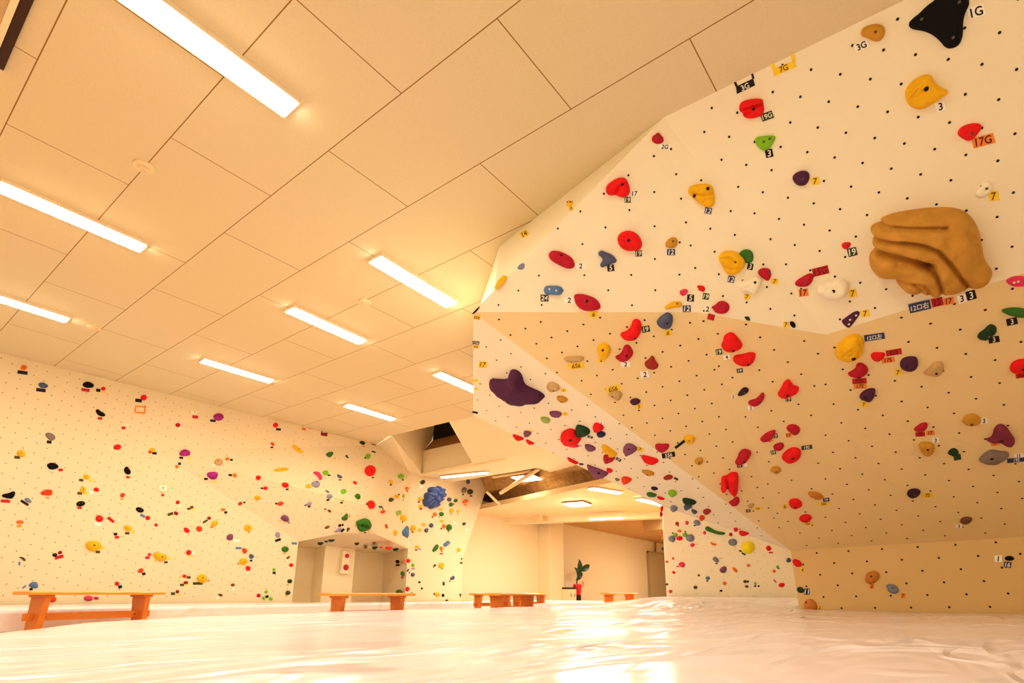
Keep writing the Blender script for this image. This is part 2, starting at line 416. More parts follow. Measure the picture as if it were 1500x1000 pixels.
face(Vector((X1-.1, 14, 6.2)), Vector((X1-.1, 6, 6.2)), Vector((11.2, 6, 6.2)), Vector((11.2, 14, 6.2)))
struct('trim_1', V, F, [M_TAN], MI)
M_SILL = mat('varnished_sill', (.45, .24, .09, 1), .5)
M_NIGHT = mat('night_glass', (.02, .012, .006, 1), .25)
sa, sb = jb, onx(700, 631, XW+.5)
sc = onx(690, 644.5, XW)
o = struct('window_1', [], [], [M_NIGHT])
V, F, MI = [], [], []
face(sa, Vector((sb.x, sb.y, sa.z)), Vector((sb.x, sb.y, sa.z+1.6)), Vector((sa.x, sa.y, sa.z+1.6)))
o.data = pymesh('window_1', V, F, [M_NIGHT], MI)
fr = bmesh.new()
tube_bm(fr, [Vector((sa.x-.02, (sa.y*.35+sb.y*.65), sa.z)), Vector((sa.x-.02, (sa.y*.35+sb.y*.65), sa.z+1.5))], .012, 6)
bm_obj('window_frame', fr, mat('grey_frame', (.28, .2, .12, 1), .5), o)
V, F, MI = [], [], []
face(wb, wc, Vector((sb.x, sb.y, sa.z)), sa)
sl = link('window_sill', pymesh('window_sill', V, F, [M_SILL], MI), o)

# low flat ceiling with the torn-open bay
V, F, MI = [], [], []
XO = 11.48; YO = 8.75
face(Vector((q1.x-.1, 12.6, ZQ)), q0, q2, q9, Vector((XO, q9.y, ZQ)), Vector((XO, 12.6, ZQ)))
face(Vector((XO, YO, ZQ)), Vector((XO, q9.y, ZQ)), Vector((15.2, q9.y, ZQ)), Vector((15.2, YO+.15, ZQ)))
struct('ceiling_low', V, F, [M_PLAIN], MI)
ZL = 2.6
la, lb = onz(730, 740, ZL), onz(863, 713, ZL)
dl = (la-lb).normalized(); lA = la+dl*2.2; lB = lb-dl*3.5
V, F, MI = [], [], []
face(lB, lA, Vector((16.9, 13.2, ZL)), Vector((18.5, 3.5, ZL)))
face(lA, lB, lB+Vector((0, 0, .14)), lA+Vector((0, 0, .14)))
face(lA+Vector((0, 0, .14)), lB+Vector((0, 0, .14)), lB+Vector((.5, 0, .14)), lA+Vector((.5, 0, .14)))
MI[1] = 1
struct('ceiling_far', V, F, [M_FARCEIL, M_LIP], MI)
# far bay ceiling
V, F, MI = [], [], []
face(Vector((16.2, 13.2, 2.82)), Vector((29.2, 13.2, 2.58)), Vector((29.2, 2, 2.58)), Vector((16.2, 2, 2.82)))
struct('ceiling_bay', V, F, [mat('bay_ceiling_shade', (.62, .42, .20, 1), .8)], MI)  # brown base holds the shadow on the bay ceiling
# floor
struct('floor', [(-8, -9, ZB), (30, -9, ZB), (30, 14, ZB), (-8, 14, ZB)], [(0, 1, 2, 3)], [wood_mat('floor_boards', (.80, .56, .30, 1), (.66, .42, .20, 1), .45, (1, 8, 1))])

# insulated roof above the bay: lumpy sprayed foam
def foam_mat():
    m = bpy.data.materials.new('sprayed_foam'); m.use_nodes = True
    N, L = m.node_tree.nodes, m.node_tree.links; b = N['Principled BSDF']
    g = N.new('ShaderNodeNewGeometry'); nz = N.new('ShaderNodeTexNoise'); nz.inputs['Scale'].default_value = 9; nz.inputs['Detail'].default_value = 6
    L.new(g.outputs['Position'], nz.inputs['Vector'])
    r = N.new('ShaderNodeMix'); r.data_type = 'RGBA'; r.inputs['A'].default_value = (.34, .18, .06, 1); r.inputs['B'].default_value = (.72, .48, .2, 1)
    L.new(nz.outputs['Fac'], r.inputs['Factor']); L.new(r.outputs['Result'], b.inputs['Base Color'])
    bp = N.new('ShaderNodeBump'); bp.inputs['Strength'].default_value = 1; bp.inputs['Distance'].default_value = .08
    L.new(nz.outputs['Fac'], bp.inputs['Height']); L.new(bp.outputs['Normal'], b.inputs['Normal'])
    b.inputs['Roughness'].default_value = .95
    return m
M_FOAM = foam_mat()
bm = bmesh.new()
nx, ny = 60, 60
grid = []
for i in range(nx):
    row = []
    for j in range(ny):
        t = i/(nx-1); y = 6.5+j/(ny-1)*5.9; x = 10.9+t*3.1+.256*(y-11.2)
        z = 4.25-t*1.45
        for c_, w_, a_ in ((.38, .05, .16), (.62, .06, .20), (.86, .05, .13)):
            z -= a_*math.exp(-((t-c_)/w_)**4)
        z += .05*noise.noise(Vector((x*2.6, y*2.6, .3)))+.04*noise.noise(Vector((x*6, y*6, 4)))
        row.append(bm.verts.new((x, y, z)))
    grid.append(row)
for i in range(nx-1):
    for j in range(ny-1): bm.faces.new((grid[i][j], grid[i][j+1], grid[i+1][j+1], grid[i+1][j]))
o = bm_obj('ceiling_roof', bm, M_FOAM, None, True); o['kind'] = 'structure'
# dark-coloured sheet standing for the unlit gap left of the bay and the pale brace
o = struct('wall_void', [(XO-.4, 12.35, ZQ-.2), (16, 12.35, ZQ-.4), (16, 12.35, 4.6), (XO-.4, 12.35, 4.6)], [(0, 1, 2, 3)], [mat('gap_shade', (.10, .05, .02, 1), .9)])
bm = bmesh.new()
ba, bb_ = onx(733, 722, 12.0), onx(790, 686, 11.6)
tube_bm(bm, [ba, bb_], .055, 8); tube_bm(bm, [onx(722, 698, 11.7), onx(778, 689, 11.7)], .05, 8)
tube_bm(bm, [onx(713, 720, 12.0), onx(731, 738, 12.55)], .04, 8)
o = bm_obj('trim_2', bm, mat('pale_steel', (.8, .62, .36, 1), .6)); o['kind'] = 'structure'
# beam, column and door in the far bay
bz = 2.42
b0, b1 = onz(800, 764.5, bz), onz(969, 758, bz)
db = (b1-b0).normalized(); b0 = b0-db*1.6; b1 = b1+db*2
nb = Vector((-db.y, db.x, 0))
if nb.x < 0: nb = -nb
V, F, MI = [], [], []
hv = Vector((0, 0, .34))
face(b0, b1, b1+hv, b0+hv); face(b0, b0+nb*.4, b1+nb*.4, b1); face(b0+nb*.4, b0+nb*.4+hv, b1+nb*.4+hv, b1+nb*.4)
struct('trim_3', V, F, [M_PLAIN], MI)
c0, c1, c2 = ony(793, 879, YB), ony(805.5, 878, 12.55), ony(826.5, 878, 12.55)
V, F, MI = [], [], []
zt = 2.75
A_, B_, C_, D_ = Vector((c1.x, YB, ZB)), Vector((c1.x, 12.55, ZB)), Vector((c2.x, 12.55, ZB)), Vector((c2.x, YB, ZB))
def upz(p, z): return Vector((p.x, p.y, z))
for p, q in ((A_, B_), (B_, C_), (C_, D_)): face(p, q, upz(q, zt), upz(p, zt))
struct('column', V, F, [M_PLAIN], MI)
V, F, MI = [], [], []
f0, f1 = onz(942, 777, 2.35), onz(972, 775, 2.35)
d2 = (f1-f0); f1 = f0+d2*3
face(f0, f1, f1+Vector((0, 0, .4)), f0+Vector((0, 0, .4))); face(f0, f0+Vector((.4, .1, 0)), f1+Vector((.4, .1, 0)), f1)
face(f0, f0+Vector((0, 0, .4)), f0+Vector((.4, .1, .4)), f0+Vector((.4, .1, 0)))
struct('trim_4', V, F, [mat('brown_beam', (.5, .33, .15, 1), .7)], MI)
dA, dB, dC = ony(949, 808, YB-.06), ony(975, 808, YB-.06), ony(953, 873, YB-.06)
o = struct('door_1', [(dA.x, YB-.06, ZB), (dB.x+.6, YB-.06, ZB), (dB.x+.6, YB-.06, dA.z), (dA.x, YB-.06, dA.z)], [(0, 1, 2, 3)], [mat('door_paint', (.60, .50, .31, 1), .5)])
bm = bmesh.new()
for p, q in (((dA.x, ZB), (dA.x, dA.z)), ((dA.x, dA.z), (dB.x+.6, dA.z))):
    cc = Vector(((p[0]+q[0])/2, YB-.06, (p[1]+q[1])/2)); box_bm(bm, cc, (abs(p[0]-q[0])+.07, .06, abs(p[1]-q[1])+.07))
bm_obj('door_frame', bm, mat('door_trim', (.52, .38, .2, 1), .5), o)
pm = bmesh.new(); pp = ony(960, 792, YB-.1); pq = ony(960.5, 808, YB-.1)
tube_bm(pm, [pp-Vector((0, 0, .04)), pq], .05, 8)
tag(bm_obj('drain_pipe', pm, mat('brown_pipe', (.4, .22, .1, 1), .5)), 'brown pipe running down to the top of the far door', 'pipe')
SURVEY = """
@1200 280 5
H sandstone/hand_shaped|465,225 520,198 600,180 700,163 800,152 920,147 1000,155 1060,175 1110,215 1150,275 1175,340 1190,430 1200,510 1240,570 1265,610 1255,660 1210,700 1150,718 1100,712 1085,720 1030,745 960,765 915,765 900,775 840,782 810,770 770,760 745,740 690,752 630,735 590,700 570,660 565,640 520,640 450,642 410,610 385,560 380,500 395,460 425,440 405,415 403,375 425,350 395,325 388,295 410,265 450,255 480,248 465,240||.012 .06 470,242 700,245 920,245;.014 .085 425,350 600,345 740,360 860,400 940,490 1030,610 1085,690;.020 .11 425,440 560,447 700,475 800,520;.013 .08 800,520 850,590 885,690 900,775;.03 .05 570,500 680,505 800,525;.012 .04 560,640 680,640 760,650 800,700 810,770;.010 .03 690,650 740,690 750,740;.012 .03 1075,280 1130,340 1150,430 1165,520
@1200 0 5
H black/three-armed~|660,170 690,135 740,100 790,45 860,0 880,-60 960,-90 1080,-60 1097,20 1090,50 1060,110 1050,180 1052,250 1030,320 990,345 950,353 920,340 880,290 830,250 770,225 690,215 665,195|750,140 1025,15 980,275
H mustard/knobbly|305,240 320,205 370,183 420,175 465,185 483,220 475,265 450,298 410,305 375,290 350,275 315,270|412,233
T white|3G|310,335 110 60 25
T white|1G|1152,85 130 85 18
H yellow/fish-tailed|632,700 640,655 670,610 720,570 785,548 825,555 840,600 880,640 940,660 945,680 920,705 860,740 800,780 760,800 700,795 655,765|783,650|.006 .012 645,665 690,620 735,575;.006 .012 660,690 700,640 745,590;.006 .012 650,740 690,690 725,650;.006 .012 670,760 690,710
T white|3|888,780 75 70 15
@1200 160 5
H red|1015,170 1040,130 1110,105 1170,105 1195,125 1180,160 1150,195 1120,225 1085,235 1045,210 1020,190|1118,177
T orange|17G|1203,230 165 75 15
H cream/bone-shaped|1140,620 1160,590 1190,565 1200,540 1235,530 1265,545 1275,580 1255,610 1220,640 1190,650 1150,645|1227,580
T yellow|7|1280,635 70 70 10
@1200 280 5
H pink/kidney~|1365,660 1385,640 1430,622 1490,622 1530,635 1540,670 1510,695 1450,702 1400,692|1427,667 1457,660
T navy|12ロ右|737,845 160 65 13
T red|15|865,813 85 60 13
T orange|17|950,805 75 50 10
T white|3|1045,787 65 60 15
T black|3|1113,762 70 65 15
H red|162,400 170,380 205,373 233,378 228,405 205,425 180,425|205,393
T dark_green|19|242,445 68 60 15
H purple/wedge~|160,955 180,935 265,875 300,885 290,915 225,1000 205,1000|270,908 226,940 217,973
T yellow|7|337,895 60 50 8
H green/leaf|1330,880 1370,862 1440,855 1500,865 1560,880 1540,920 1480,930 1430,920 1380,905|1447,912
T black|3|1412,955 80 50 12
@1200 440 5
H yellow/drop|118,390 130,345 170,300 220,265 270,255 310,275 330,315 320,370 310,410 270,440 210,452 150,435 125,415|252,423|.012 .014 190,380 230,340 250,360 220,390 190,380;.010 .02 285,270 310,340 270,440
T navy|12ロ左|405,268 150 45 8
H red|375,410 390,385 430,382 480,385 485,405 460,440 420,452 390,435|437,435
T red|15S|547,380 115 42 9
T orange|17S|505,437 95 38 8
H purple/round|592,470 605,435 645,417 690,415 718,425 727,470 710,510 665,527 620,515 598,495|643,478
T yellow|7|578,527 55 42 4
H tan/crescent|755,535 790,510 830,470 870,450 905,460 915,500 895,545 850,562 800,550|858,533
H crimson/heart-shaped|210,535 245,518 268,500 275,468 300,460 335,475 360,505 355,535 325,560 285,572 240,565 215,550|292,560
T red|15S|295,590 105 38 4
T orange|17S|300,627 95 36 4
H purple/triangular|295,705 315,675 360,650 412,648 410,690 395,725 370,747 325,735 300,720|338,705
T yellow|7|328,762 55 35 4
H dark_green/horn|1160,265 1175,240 1215,215 1240,185 1265,178 1300,200 1298,240 1265,265 1230,290 1190,295 1165,280|1240,262
T black|3|1280,287 80 45 10
H red/clasp|1398,500 1410,465 1450,440 1520,432 1560,460 1560,520 1500,535 1440,540 1405,525|1495,505
T red|15|1480,547 80 40 8
H mustard/oval|1045,885 1065,850 1110,832 1150,840 1185,865 1185,895 1155,915 1100,918 1060,905|1117,905
T white|3|1207,882 50 40 5
H crimson|690,945 720,920 750,900 790,895 795,925 775,955 740,965 705,960|745,950
T red|15|740,980 70 32 3
T orange|17|815,970 60 33 3
@1140 600 4.1667
H plum/mushroom|1270,185 1310,170 1320,125 1340,100 1365,95 1395,110 1420,150 1447,185 1440,215 1410,230 1370,215 1350,195 1310,200 1280,195|1362,187
T orange|7|1325,209 50 20 5
H grey/slab|1222,318 1245,285 1300,247 1345,260 1400,262 1412,280 1395,305 1350,325 1310,337 1260,328|1303,295
T white|1S|1468,280 60 25 3
T navy|19S|1455,307 115 26 6
H mustard/ring-shaped|858,215 875,200 900,203 935,203 957,225 950,265 925,285 890,280 868,255|912,242
T white|3|960,187 40 30 3
H dark_green/square|1030,265 1070,230 1110,262 1080,285 1058,283|
T dark_green||1093,290 44 34 10
H dark_purple/egg-shaped|783,520 800,490 840,483 870,495 865,520 840,538 805,542|835,520
T yellow|7S|912,522 62 28 2
H brown|1110,682 1125,660 1160,655 1187,665 1175,690 1145,700 1115,695|1150,680
T white|3|1103,711 40 24 3
H black/egg-shaped|1380,905 1400,890 1430,893 1445,910 1420,922 1390,918|
T white|1|1343,908 45 40 2
T navy|16|1400,945 45 36 -6
H brown_orange/sloping|180,510 200,500 250,510 278,535 268,550 225,545 190,525|228,548
T navy|19|293,550 38 22 8
T yellow|566|278,574 78 20 5
@1000 680 6.25
H red|970,365 980,330 1020,317 1065,325 1098,365 1085,395 1040,408 990,400|1032,390
T yellow|6|935,385 42 45 5
H red/wedge|1062,500 1090,470 1140,460 1182,480 1175,515 1130,535 1085,530|1130,525
T yellow|6S6|1148,544 80 22 3
@1140 760 4.1667
H red/oval|85,260 90,245 110,243 140,260 145,285 125,293 100,288|
T yellow|4|147,310 26 28 5
E dark_green/oval|135,432 20 16 -30|140,425
T navy|11|175,442 34 38 2
H brown_orange/curled|160,545 155,510 175,490 205,485 235,520 238,550 210,565 175,563|170,508
T yellow|2|252,540 24 26 0
H brown_orange/round|527,360 540,330 580,315 615,325 617,360 590,390 555,395 533,385|568,350
T orange|2|570,410 30 28 0
H grey_blue/oval|657,410 668,395 705,398 735,420 735,445 710,458 675,447|698,422
T orange|7|762,468 30 28 0
@940 60 5
U black|3G|690,335 815,275 830,325 697,388;665,285 682,278 705,333 690,340;793,218 808,212 826,275 812,280|757,335 40 26
U yellow|7G|957,205 1120,145 1132,190 972,260;932,150 958,138 985,200 958,210;1088,80 1112,72 1130,150 1103,158|1040,200 42 22
H red/grooved|713,490 722,455 760,435 840,422 885,430 888,465 895,500 885,540 850,558 790,572 745,555 740,530 718,515|820,497|.008 .03 725,505 800,485 890,462;.008 .02 745,540 800,520
T dark_green|19G|918,550 90 55 20
H lime/half-moon|825,715 870,698 978,692 975,720 945,780 900,808 860,790 832,750|895,738 938,715
T black|3|933,822 55 60 12
H crimson/three-lobed|72,715 85,690 105,685 110,672 130,670 137,690 155,700 163,730 145,750 110,755 80,740|118,705
T white|2G|170,775 80 38 -5
H purple/square|1100,1000 1130,965 1180,950 1220,960 1230,1000 1210,1050 1170,1065 1125,1050|1180,1010
T yellow|7|1272,1025 60 55 8
@860 170 5
H red/knobbly|135,535 150,500 200,465 240,450 280,455 300,490 312,530 310,565 285,590 250,597 210,575 175,583 145,570|258,503|.010 .022 205,580 225,530 260,495 300,490
T white|17|350,567 50 42 5
T dark_green|19|297,613 45 42 0
H red/dome|222,895 240,860 290,840 340,848 380,880 402,930 395,970 350,988 290,988 250,965 228,930|305,908|.006 .012 232,880 270,885 300,870;.006 .012 228,900 265,910 290,925;.006 .012 245,945 290,955 330,950
H yellow/folded|740,560 745,525 790,503 860,497 905,505 928,545 935,620 925,655 890,670 840,655 790,610 755,580|885,530 785,585|.010 .02 745,565 850,580 925,570;.008 .012 830,650 880,610 920,600
T navy|12|887,693 50 45 -10
@720 270 5.26
E yellow|603,150 24 28 0|588,140 608,135
T yellow|12|612,185 30 25 35
T yellow|14|252,380 60 45 30
H grey_blue/flat-edged~|190,650 220,610 258,605 250,660|
H yellow/half-hidden|20,815 40,765 80,715 125,700 100,745 60,785|
@680 340 5
H crimson/long|615,180 625,148 650,137 700,142 760,170 795,200 808,240 795,265 750,268 700,245 645,215|710,167
T white|2|852,247 72 45 3
H slate_blue/branched|982,150 1000,137 1020,140 1040,150 1080,165 1105,190 1117,210 1105,225 1080,230 1060,240 1030,250 1010,260 993,245 1000,225 1015,210 1010,185 985,170|1048,180
T black|5|1073,262 50 48 8
H blue/capsule|580,425 590,400 615,393 690,395 715,408 720,430 712,455 690,462 610,458 588,447|625,415 675,425
T dark_grey|24|588,482 58 50 0
H crimson/boat-shaped|803,470 815,457 860,455 920,470 970,495 997,540 992,565 950,575 890,580 845,560 815,525|900,503
T white|2|768,498 72 48 3
T yellow|6|948,602 60 42 2
H red/crescent|1143,760 1150,740 1190,730 1220,700 1232,655 1255,640 1290,655 1300,700 1285,760 1250,795 1215,800 1165,785|1250,780
T dark_green|19|1330,710 58 45 12
T dark_green|19|1277,155 48 45 3
H yellow/ring-shaped|970,860 985,825 1020,815 1060,830 1075,870 1060,910 1030,935 1000,930 985,900|1015,860
T yellow|6|1003,940 45 28 3
H crimson/hooked|1098,915 1140,900 1160,870 1170,835 1200,827 1222,850 1240,890 1220,925 1180,950 1140,950|1190,900
T white|2|1182,967 66 40 3
T yellow|6S6|92,625 50 28 -8
H black/half-hidden|55,600 75,575 120,535 100,570 70,600|
T black|17S6|85,810 50 24 -6
T yellow|6S6|85,838 46 20 -6
T yellow|17|137,970 60 45 -5
@680 520 5
H brick/horned|1318,65 1335,45 1355,35 1370,8 1390,15 1398,45 1425,75 1415,100 1375,110 1335,95|1362,85
T white|2|1322,142 60 48 8
H tan/sloping|728,30 745,15 800,12 860,10 880,22 870,45 820,52 780,55 745,48|787,48
T yellow|6S6|820,79 115 42 6
H purple/manta-shaped|177,208 200,195 260,197 305,200 325,180 323,150 335,130 370,130 400,150 418,185 425,220 445,245 500,268 550,290 577,315 570,335 520,340 470,350 400,362 345,358 310,335 270,290 230,255 195,230|355,150 325,328 540,335
H tan|600,240 615,205 650,203 685,220 703,245 690,265 650,270 620,262|655,258
T yellow|6|727,257 45 22 -12
H mustard/half-moon|675,310 690,300 730,303 763,330 745,345 710,350 685,335|715,340
H mauve/oval|620,420 650,412 700,417 715,435 700,457 660,455 630,440|
T yellow|7|738,432 44 22 -10
H pale_green/oval|555,460 580,453 615,462 633,480 620,500 590,500 565,482|
H red/half-hidden|352,580 385,590 425,605 440,617 415,630 380,620 360,600|
H mauve|432,565 445,555 480,560 493,575 475,597 450,600 435,585|
T yellow|7|487,558 28 16 -10
H red/half-hidden|447,615 480,630 520,650 490,657 460,645|
T yellow||80,187 40 18 0
T yellow||85,250 30 15 0
T black|17|80,420 40 14 -12
H red/boulder|700,600 720,570 765,550 800,555 830,590 857,610 845,640 820,660 760,660 715,635|780,615
H pink/half-hidden|740,655 790,652 845,663 835,675 770,672|
H dark_green/wedge|808,580 815,540 825,515 870,525 910,545 922,575 900,590 850,600 820,598|850,575
T dark_grey|19|922,600 40 16 -15
H red|938,545 945,510 965,497 1005,510 1025,540 1000,560 960,568|
H navy/oval|968,575 985,560 1020,562 1037,580 1025,600 990,602 972,590|
T white|2|1003,497 40 18 -12
H mauve/half-moon|880,660 900,655 940,665 967,690 945,705 910,705 888,685|920,688
H yellow/long|1002,670 1020,660 1050,675 1085,700 1115,720 1118,740 1080,745 1050,732 1020,700|1050,730
H crimson/wedge|1017,745 1030,732 1080,738 1110,755 1080,785 1045,797 1020,780|1050,765
T dark_grey|19|1130,765 40 20 -30
H mauve/heart-shaped|1160,690 1190,650 1235,660 1270,690 1250,710 1215,725 1190,740 1168,720|1205,685
T yellow|7|1288,690 48 30 -25
H red/bean|1292,740 1320,740 1370,752 1415,765 1423,785 1395,800 1345,800 1310,775|
H red/square|1040,835 1050,827 1088,840 1083,862 1045,860|
H mustard/leaf|1292,845 1340,843 1380,858 1395,870 1370,885 1335,880 1315,860|1340,870
H mauve/half-hidden|890,805 930,820 1000,845 1060,873 1030,890 985,905 945,890 925,850|985,865
H red/half-hidden|750,745 800,770 840,790 830,800 790,785 760,765|
H violet/half-hidden|835,795 860,790 880,803 855,808|
H orange_red/bowl|1150,905 1170,890 1220,905 1228,920 1195,945 1165,945 1152,925|1185,935
H grey/half-hidden|1100,905 1115,900 1145,913 1120,925|
H tan/beaked|1052,285 1075,270 1100,265 1140,265 1158,290 1145,325 1120,340 1085,315 1060,300|1085,300
T yellow|6S6|1090,247 104 44 12
H purple/oval|1212,345 1225,325 1260,317 1290,330 1290,350 1255,370 1225,362|
T yellow|5|1280,377 42 32 8
@820 600 6.25
H crimson/grooved|873,330 890,315 940,320 990,315 1005,330 985,370 945,395 905,390 875,355|
T black|5S6|995,415 120 45 10
H yellow/smiling|1130,265 1145,240 1190,237 1235,250 1238,285 1215,315 1180,320 1155,300|1185,280
T black||1103,315 118 24 38
H mustard/button|1232,480 1245,450 1280,437 1312,450 1310,485 1290,510 1255,505|1275,482
H brick/oval|945,630 965,610 1000,595 1035,610 1030,635 985,640 955,635|
T dark_grey|2|1065,632 40 18 -30
H lime/round|988,765 1005,740 1040,737 1075,765 1065,790 1030,797 1000,785|
H green/half-hidden|787,770 820,755 870,770 895,790 860,798 810,792|
H red/half-hidden|885,795 920,795 970,820 940,825 900,815|
H dark_purple/square|830,715 855,703 900,718 890,740 850,733|
H dark_green/long|1120,830 1130,812 1200,822 1250,845 1245,865 1210,870 1170,868 1130,850|1208,850
H grey_blue/round|1008,905 1020,882 1050,877 1075,895 1075,920 1050,935 1020,927|
H slate_blue|1130,895 1145,872 1190,875 1215,890 1180,915 1150,920|
H slate_blue/half-moon|1200,925 1215,910 1265,935 1245,957 1215,945|
H brick|1308,930 1340,907 1385,920 1380,945 1345,965 1315,950|
@960 340 5
H slate_blue/jagged|10,655 30,630 55,610 90,590 115,605 127,620 125,670 110,705 80,715 40,705 15,680|87,665
T yellow|6|92,737 55 42 3
H mustard/egg-shaped|72,95 85,60 125,35 160,45 165,80 150,110 115,120 80,110|128,65
T navy|12|115,146 58 44 0
H cream/boulder|1175,430 1195,380 1240,365 1300,362 1350,345 1400,360 1420,390 1410,450 1370,490 1310,500 1250,495 1210,470 1180,450|1304,430
T yellow|7|1447,447 58 56 10
H yellow/creased|460,185 490,150 530,138 590,145 640,180 660,210 650,260 610,300 560,320 520,300 495,260 475,220|592,222|.010 .018 470,190 540,185 590,220;.010 .018 500,250 560,270 620,260
T navy|12|555,345 48 48 -8
H green/round|612,160 640,130 680,127 712,145 720,185 712,215 690,230 660,225 650,200 630,180|683,168
T black|3|695,252 42 45 -12
H cream/rocky|605,385 640,355 700,335 755,325 785,350 770,400 745,445 715,463 680,440 640,440 612,410|730,367
T yellow|7|672,473 45 40 0
H crimson/shell|750,295 765,270 800,262 840,270 850,310 840,345 820,360 790,340 760,315|828,292
T yellow|7|875,360 48 40 -5
H pink/petal|175,440 190,420 235,417 240,440 220,460 205,468 185,460|
T black|5|258,482 50 50 -3
H red/drop|300,395 320,390 355,392 368,420 350,440 325,428|
T dark_green|19|370,470 46 46 -10
H yellow/banana|62,555 90,530 130,507 185,508 197,530 190,548 130,555 75,565|160,522
T navy|12|230,560 58 48 2
H crimson/round|407,550 440,535 465,508 505,505 540,530 543,565 520,595 480,600 440,590 425,565|488,548
T white|2|380,563 40 48 0
T red||408,622 52 42 -14
H dark_green/triangular|648,620 685,615 698,650 668,645|
H black/seed-shaped|985,655 1010,652 1030,680 1022,705 1000,695 985,675|
T yellow|7|957,677 38 42 0
H crimson/arrowhead|1020,370 1050,345 1100,315 1140,300 1160,325 1150,360 1125,395 1080,402 1030,395|1102,367
T red|15G|1210,285 120 60 14
T orange|17|1085,443 70 54 8
H red/two-lobed|480,830 500,800 500,770 530,745 565,740 590,765 620,800 638,830 625,860 590,875 530,885 495,860|570,868
T dark_green|19|465,877 45 40 10
T white|4|522,915 46 34 15
H red/long|567,935 580,905 640,900 690,885 730,888 733,920 715,960 680,983 620,978 580,960|680,963
@980 540 6.25
T dark_green|19|648,18 55 38 8
H dark_purple/drop|628,240 650,205 685,170 720,180 733,200 710,230 660,250 635,252|690,215
T white|2|585,255 36 34 10
H crimson/bean|720,315 745,290 790,285 820,260 845,225 870,225 873,265 855,305 825,330 780,345 740,335|820,318
T white|2|748,358 58 36 12
H red/triangular|995,235 1010,210 1030,180 1050,135 1090,100 1115,125 1140,165 1180,165 1190,195 1170,230 1120,255 1060,270 1010,265|1085,243
T dark_green|19|1092,278 52 40 8
H crimson/blade|830,655 850,625 900,585 970,562 975,590 950,630 910,670 860,665|
T dark_green|19|970,615 48 38 12
T orange||930,657 40 26 35
H crimson/notched|1075,545 1095,518 1150,512 1195,540 1200,580 1170,610 1130,610 1110,580 1085,570|1142,575
T orange|17|1095,608 52 36 8
H crimson|950,720 970,695 1030,675 1055,700 1045,735 1010,758 970,750|
T dark_green|19|955,766 46 36 12
H red/lens-shaped|1028,815 1060,770 1110,735 1150,727 1200,745 1210,785 1195,825 1150,860 1100,868 1050,845|1132,818
T dark_green|19S|1262,720 98 36 8
H crimson/block|605,860 630,815 655,755 695,740 740,755 755,780 735,820 700,860 650,880 615,880|690,850
T black|19|648,891 48 26 10
T white|2|702,881 35 26 10
H mustard/button|925,935 945,900 990,893 1025,915 1020,950 985,970 945,950|985,938
@1000 680 6.25
H red/double|350,250 358,200 355,150 370,120 400,120 440,90 495,85 512,120 510,200 505,260 480,288 445,275 410,230 375,255|410,228|.014 .05 400,115 412,160 410,235
H crimson/claw|420,345 455,335 475,305 505,300 525,330 510,370 470,385 435,370|
H tan|590,385 610,365 660,357 650,385 620,405|630,402
T black|19|600,426 42 26 8
T yellow|6S6|690,404 85 20 10
@950 720 5.988
E orange_red|468,232 24 20 0
E crimson|250,280 13 14 0
T dark_red||262,300 10 8 0
E pink|335,272 13 15 0
E grey_blue|425,272 28 22 -20
T black||405,297 18 10 0
E orange|270,345 16 10 -20
E lime|235,378 17 14 0
E lime|318,378 18 16 0
T olive||212,362 14 12 0
T olive||322,350 14 12 0
E grey_blue|203,412 28 26 0
E red|270,408 25 17 10
H grey_blue/block|325,400 345,372 385,375 400,405 390,430 365,440 335,430|
E pink|383,468 17 15 0
T yellow||418,460 26 10 10
H green/caterpillar|497,320 510,300 540,315 590,345 640,350 672,362 650,378 600,375 545,355 510,345|
E pink|490,360 10 14 0
E red|765,333 17 15 0
H red/wedge|790,360 810,343 850,355 888,368 860,378 830,390 800,380|
E crimson|720,375 12 14 0
H orange/crescent|540,435 560,450 598,455 590,472 560,470 545,455|
E grey_blue/round|735,443 35 28 0
T yellow||752,484 24 10 0
E bright_yellow/round|868,488 52 52 0
T olive||805,520 26 14 -25
T olive||835,545 36 16 -25
H red/square|1025,490 1050,467 1075,490 1070,515 1040,520|
T red||1072,533 35 12 0
H grey_blue/triangular|557,590 580,563 615,595 612,618 585,620|
T yellow||634,585 26 10 5
T black||595,630 18 10 0
H mauve/shell|617,690 640,660 670,650 685,680 670,710 640,712|
H orange/slice|730,665 750,660 780,690 775,710 750,700|
H slate_blue/shield|1205,605 1225,572 1250,595 1240,620 1212,618|
H pink/shell|257,640 280,612 310,620 320,645 300,667 275,655|
T crimson||257,656 24 9 0
E orange|215,585 9 9 0
E orange_red|160,615 8 9 0
E red|220,708 13 9 -30
E blue|518,758 15 14 0
T black||514,783 18 9 0
E brown|440,732 9 8 0
E dark_grey|410,838 14 12 0
E orange|665,802 15 14 0
E pink|192,873 14 12 0
E olive/ring-shaped|845,787 13 10 0
E olive|870,787 8 8 0
E brown|860,830 13 10 0
E lime|935,805 9 9 0
T olive||935,827 20 14 0
E black|965,827 6 6 0
E orange|875,645 14 10 0
E lime|1130,660 12 10 0
T olive||1140,672 16 10 0
E orange|1100,695 12 12 0
E red/fish-shaped|1165,818 25 16 10
H pink/bar|1092,770 1100,764 1125,795 1118,802|
E black|635,868 10 6 0
E olive|160,812 10 7 0
E red|118,148 12 24 0
E crimson|112,198 10 20 0
E orange|118,365 10 18 0
E orange|122,408 7 10 0
E dark_grey|124,500 6 14 0
@0 500 5
E orange|175,190 22 17 0|175,192
T black||165,227 75 25 -8
H slate_blue/shell|278,315 290,300 330,303 357,325 335,343 300,340|
T black||300,356 70 24 -8
H black/oval|603,315 620,297 650,293 685,310 690,330 660,340 620,335|
T red||626,355 60 22 -8
E red|757,345 15 12 0
T black||720,357 32 22 -6
T yellow||755,370 30 10 -6
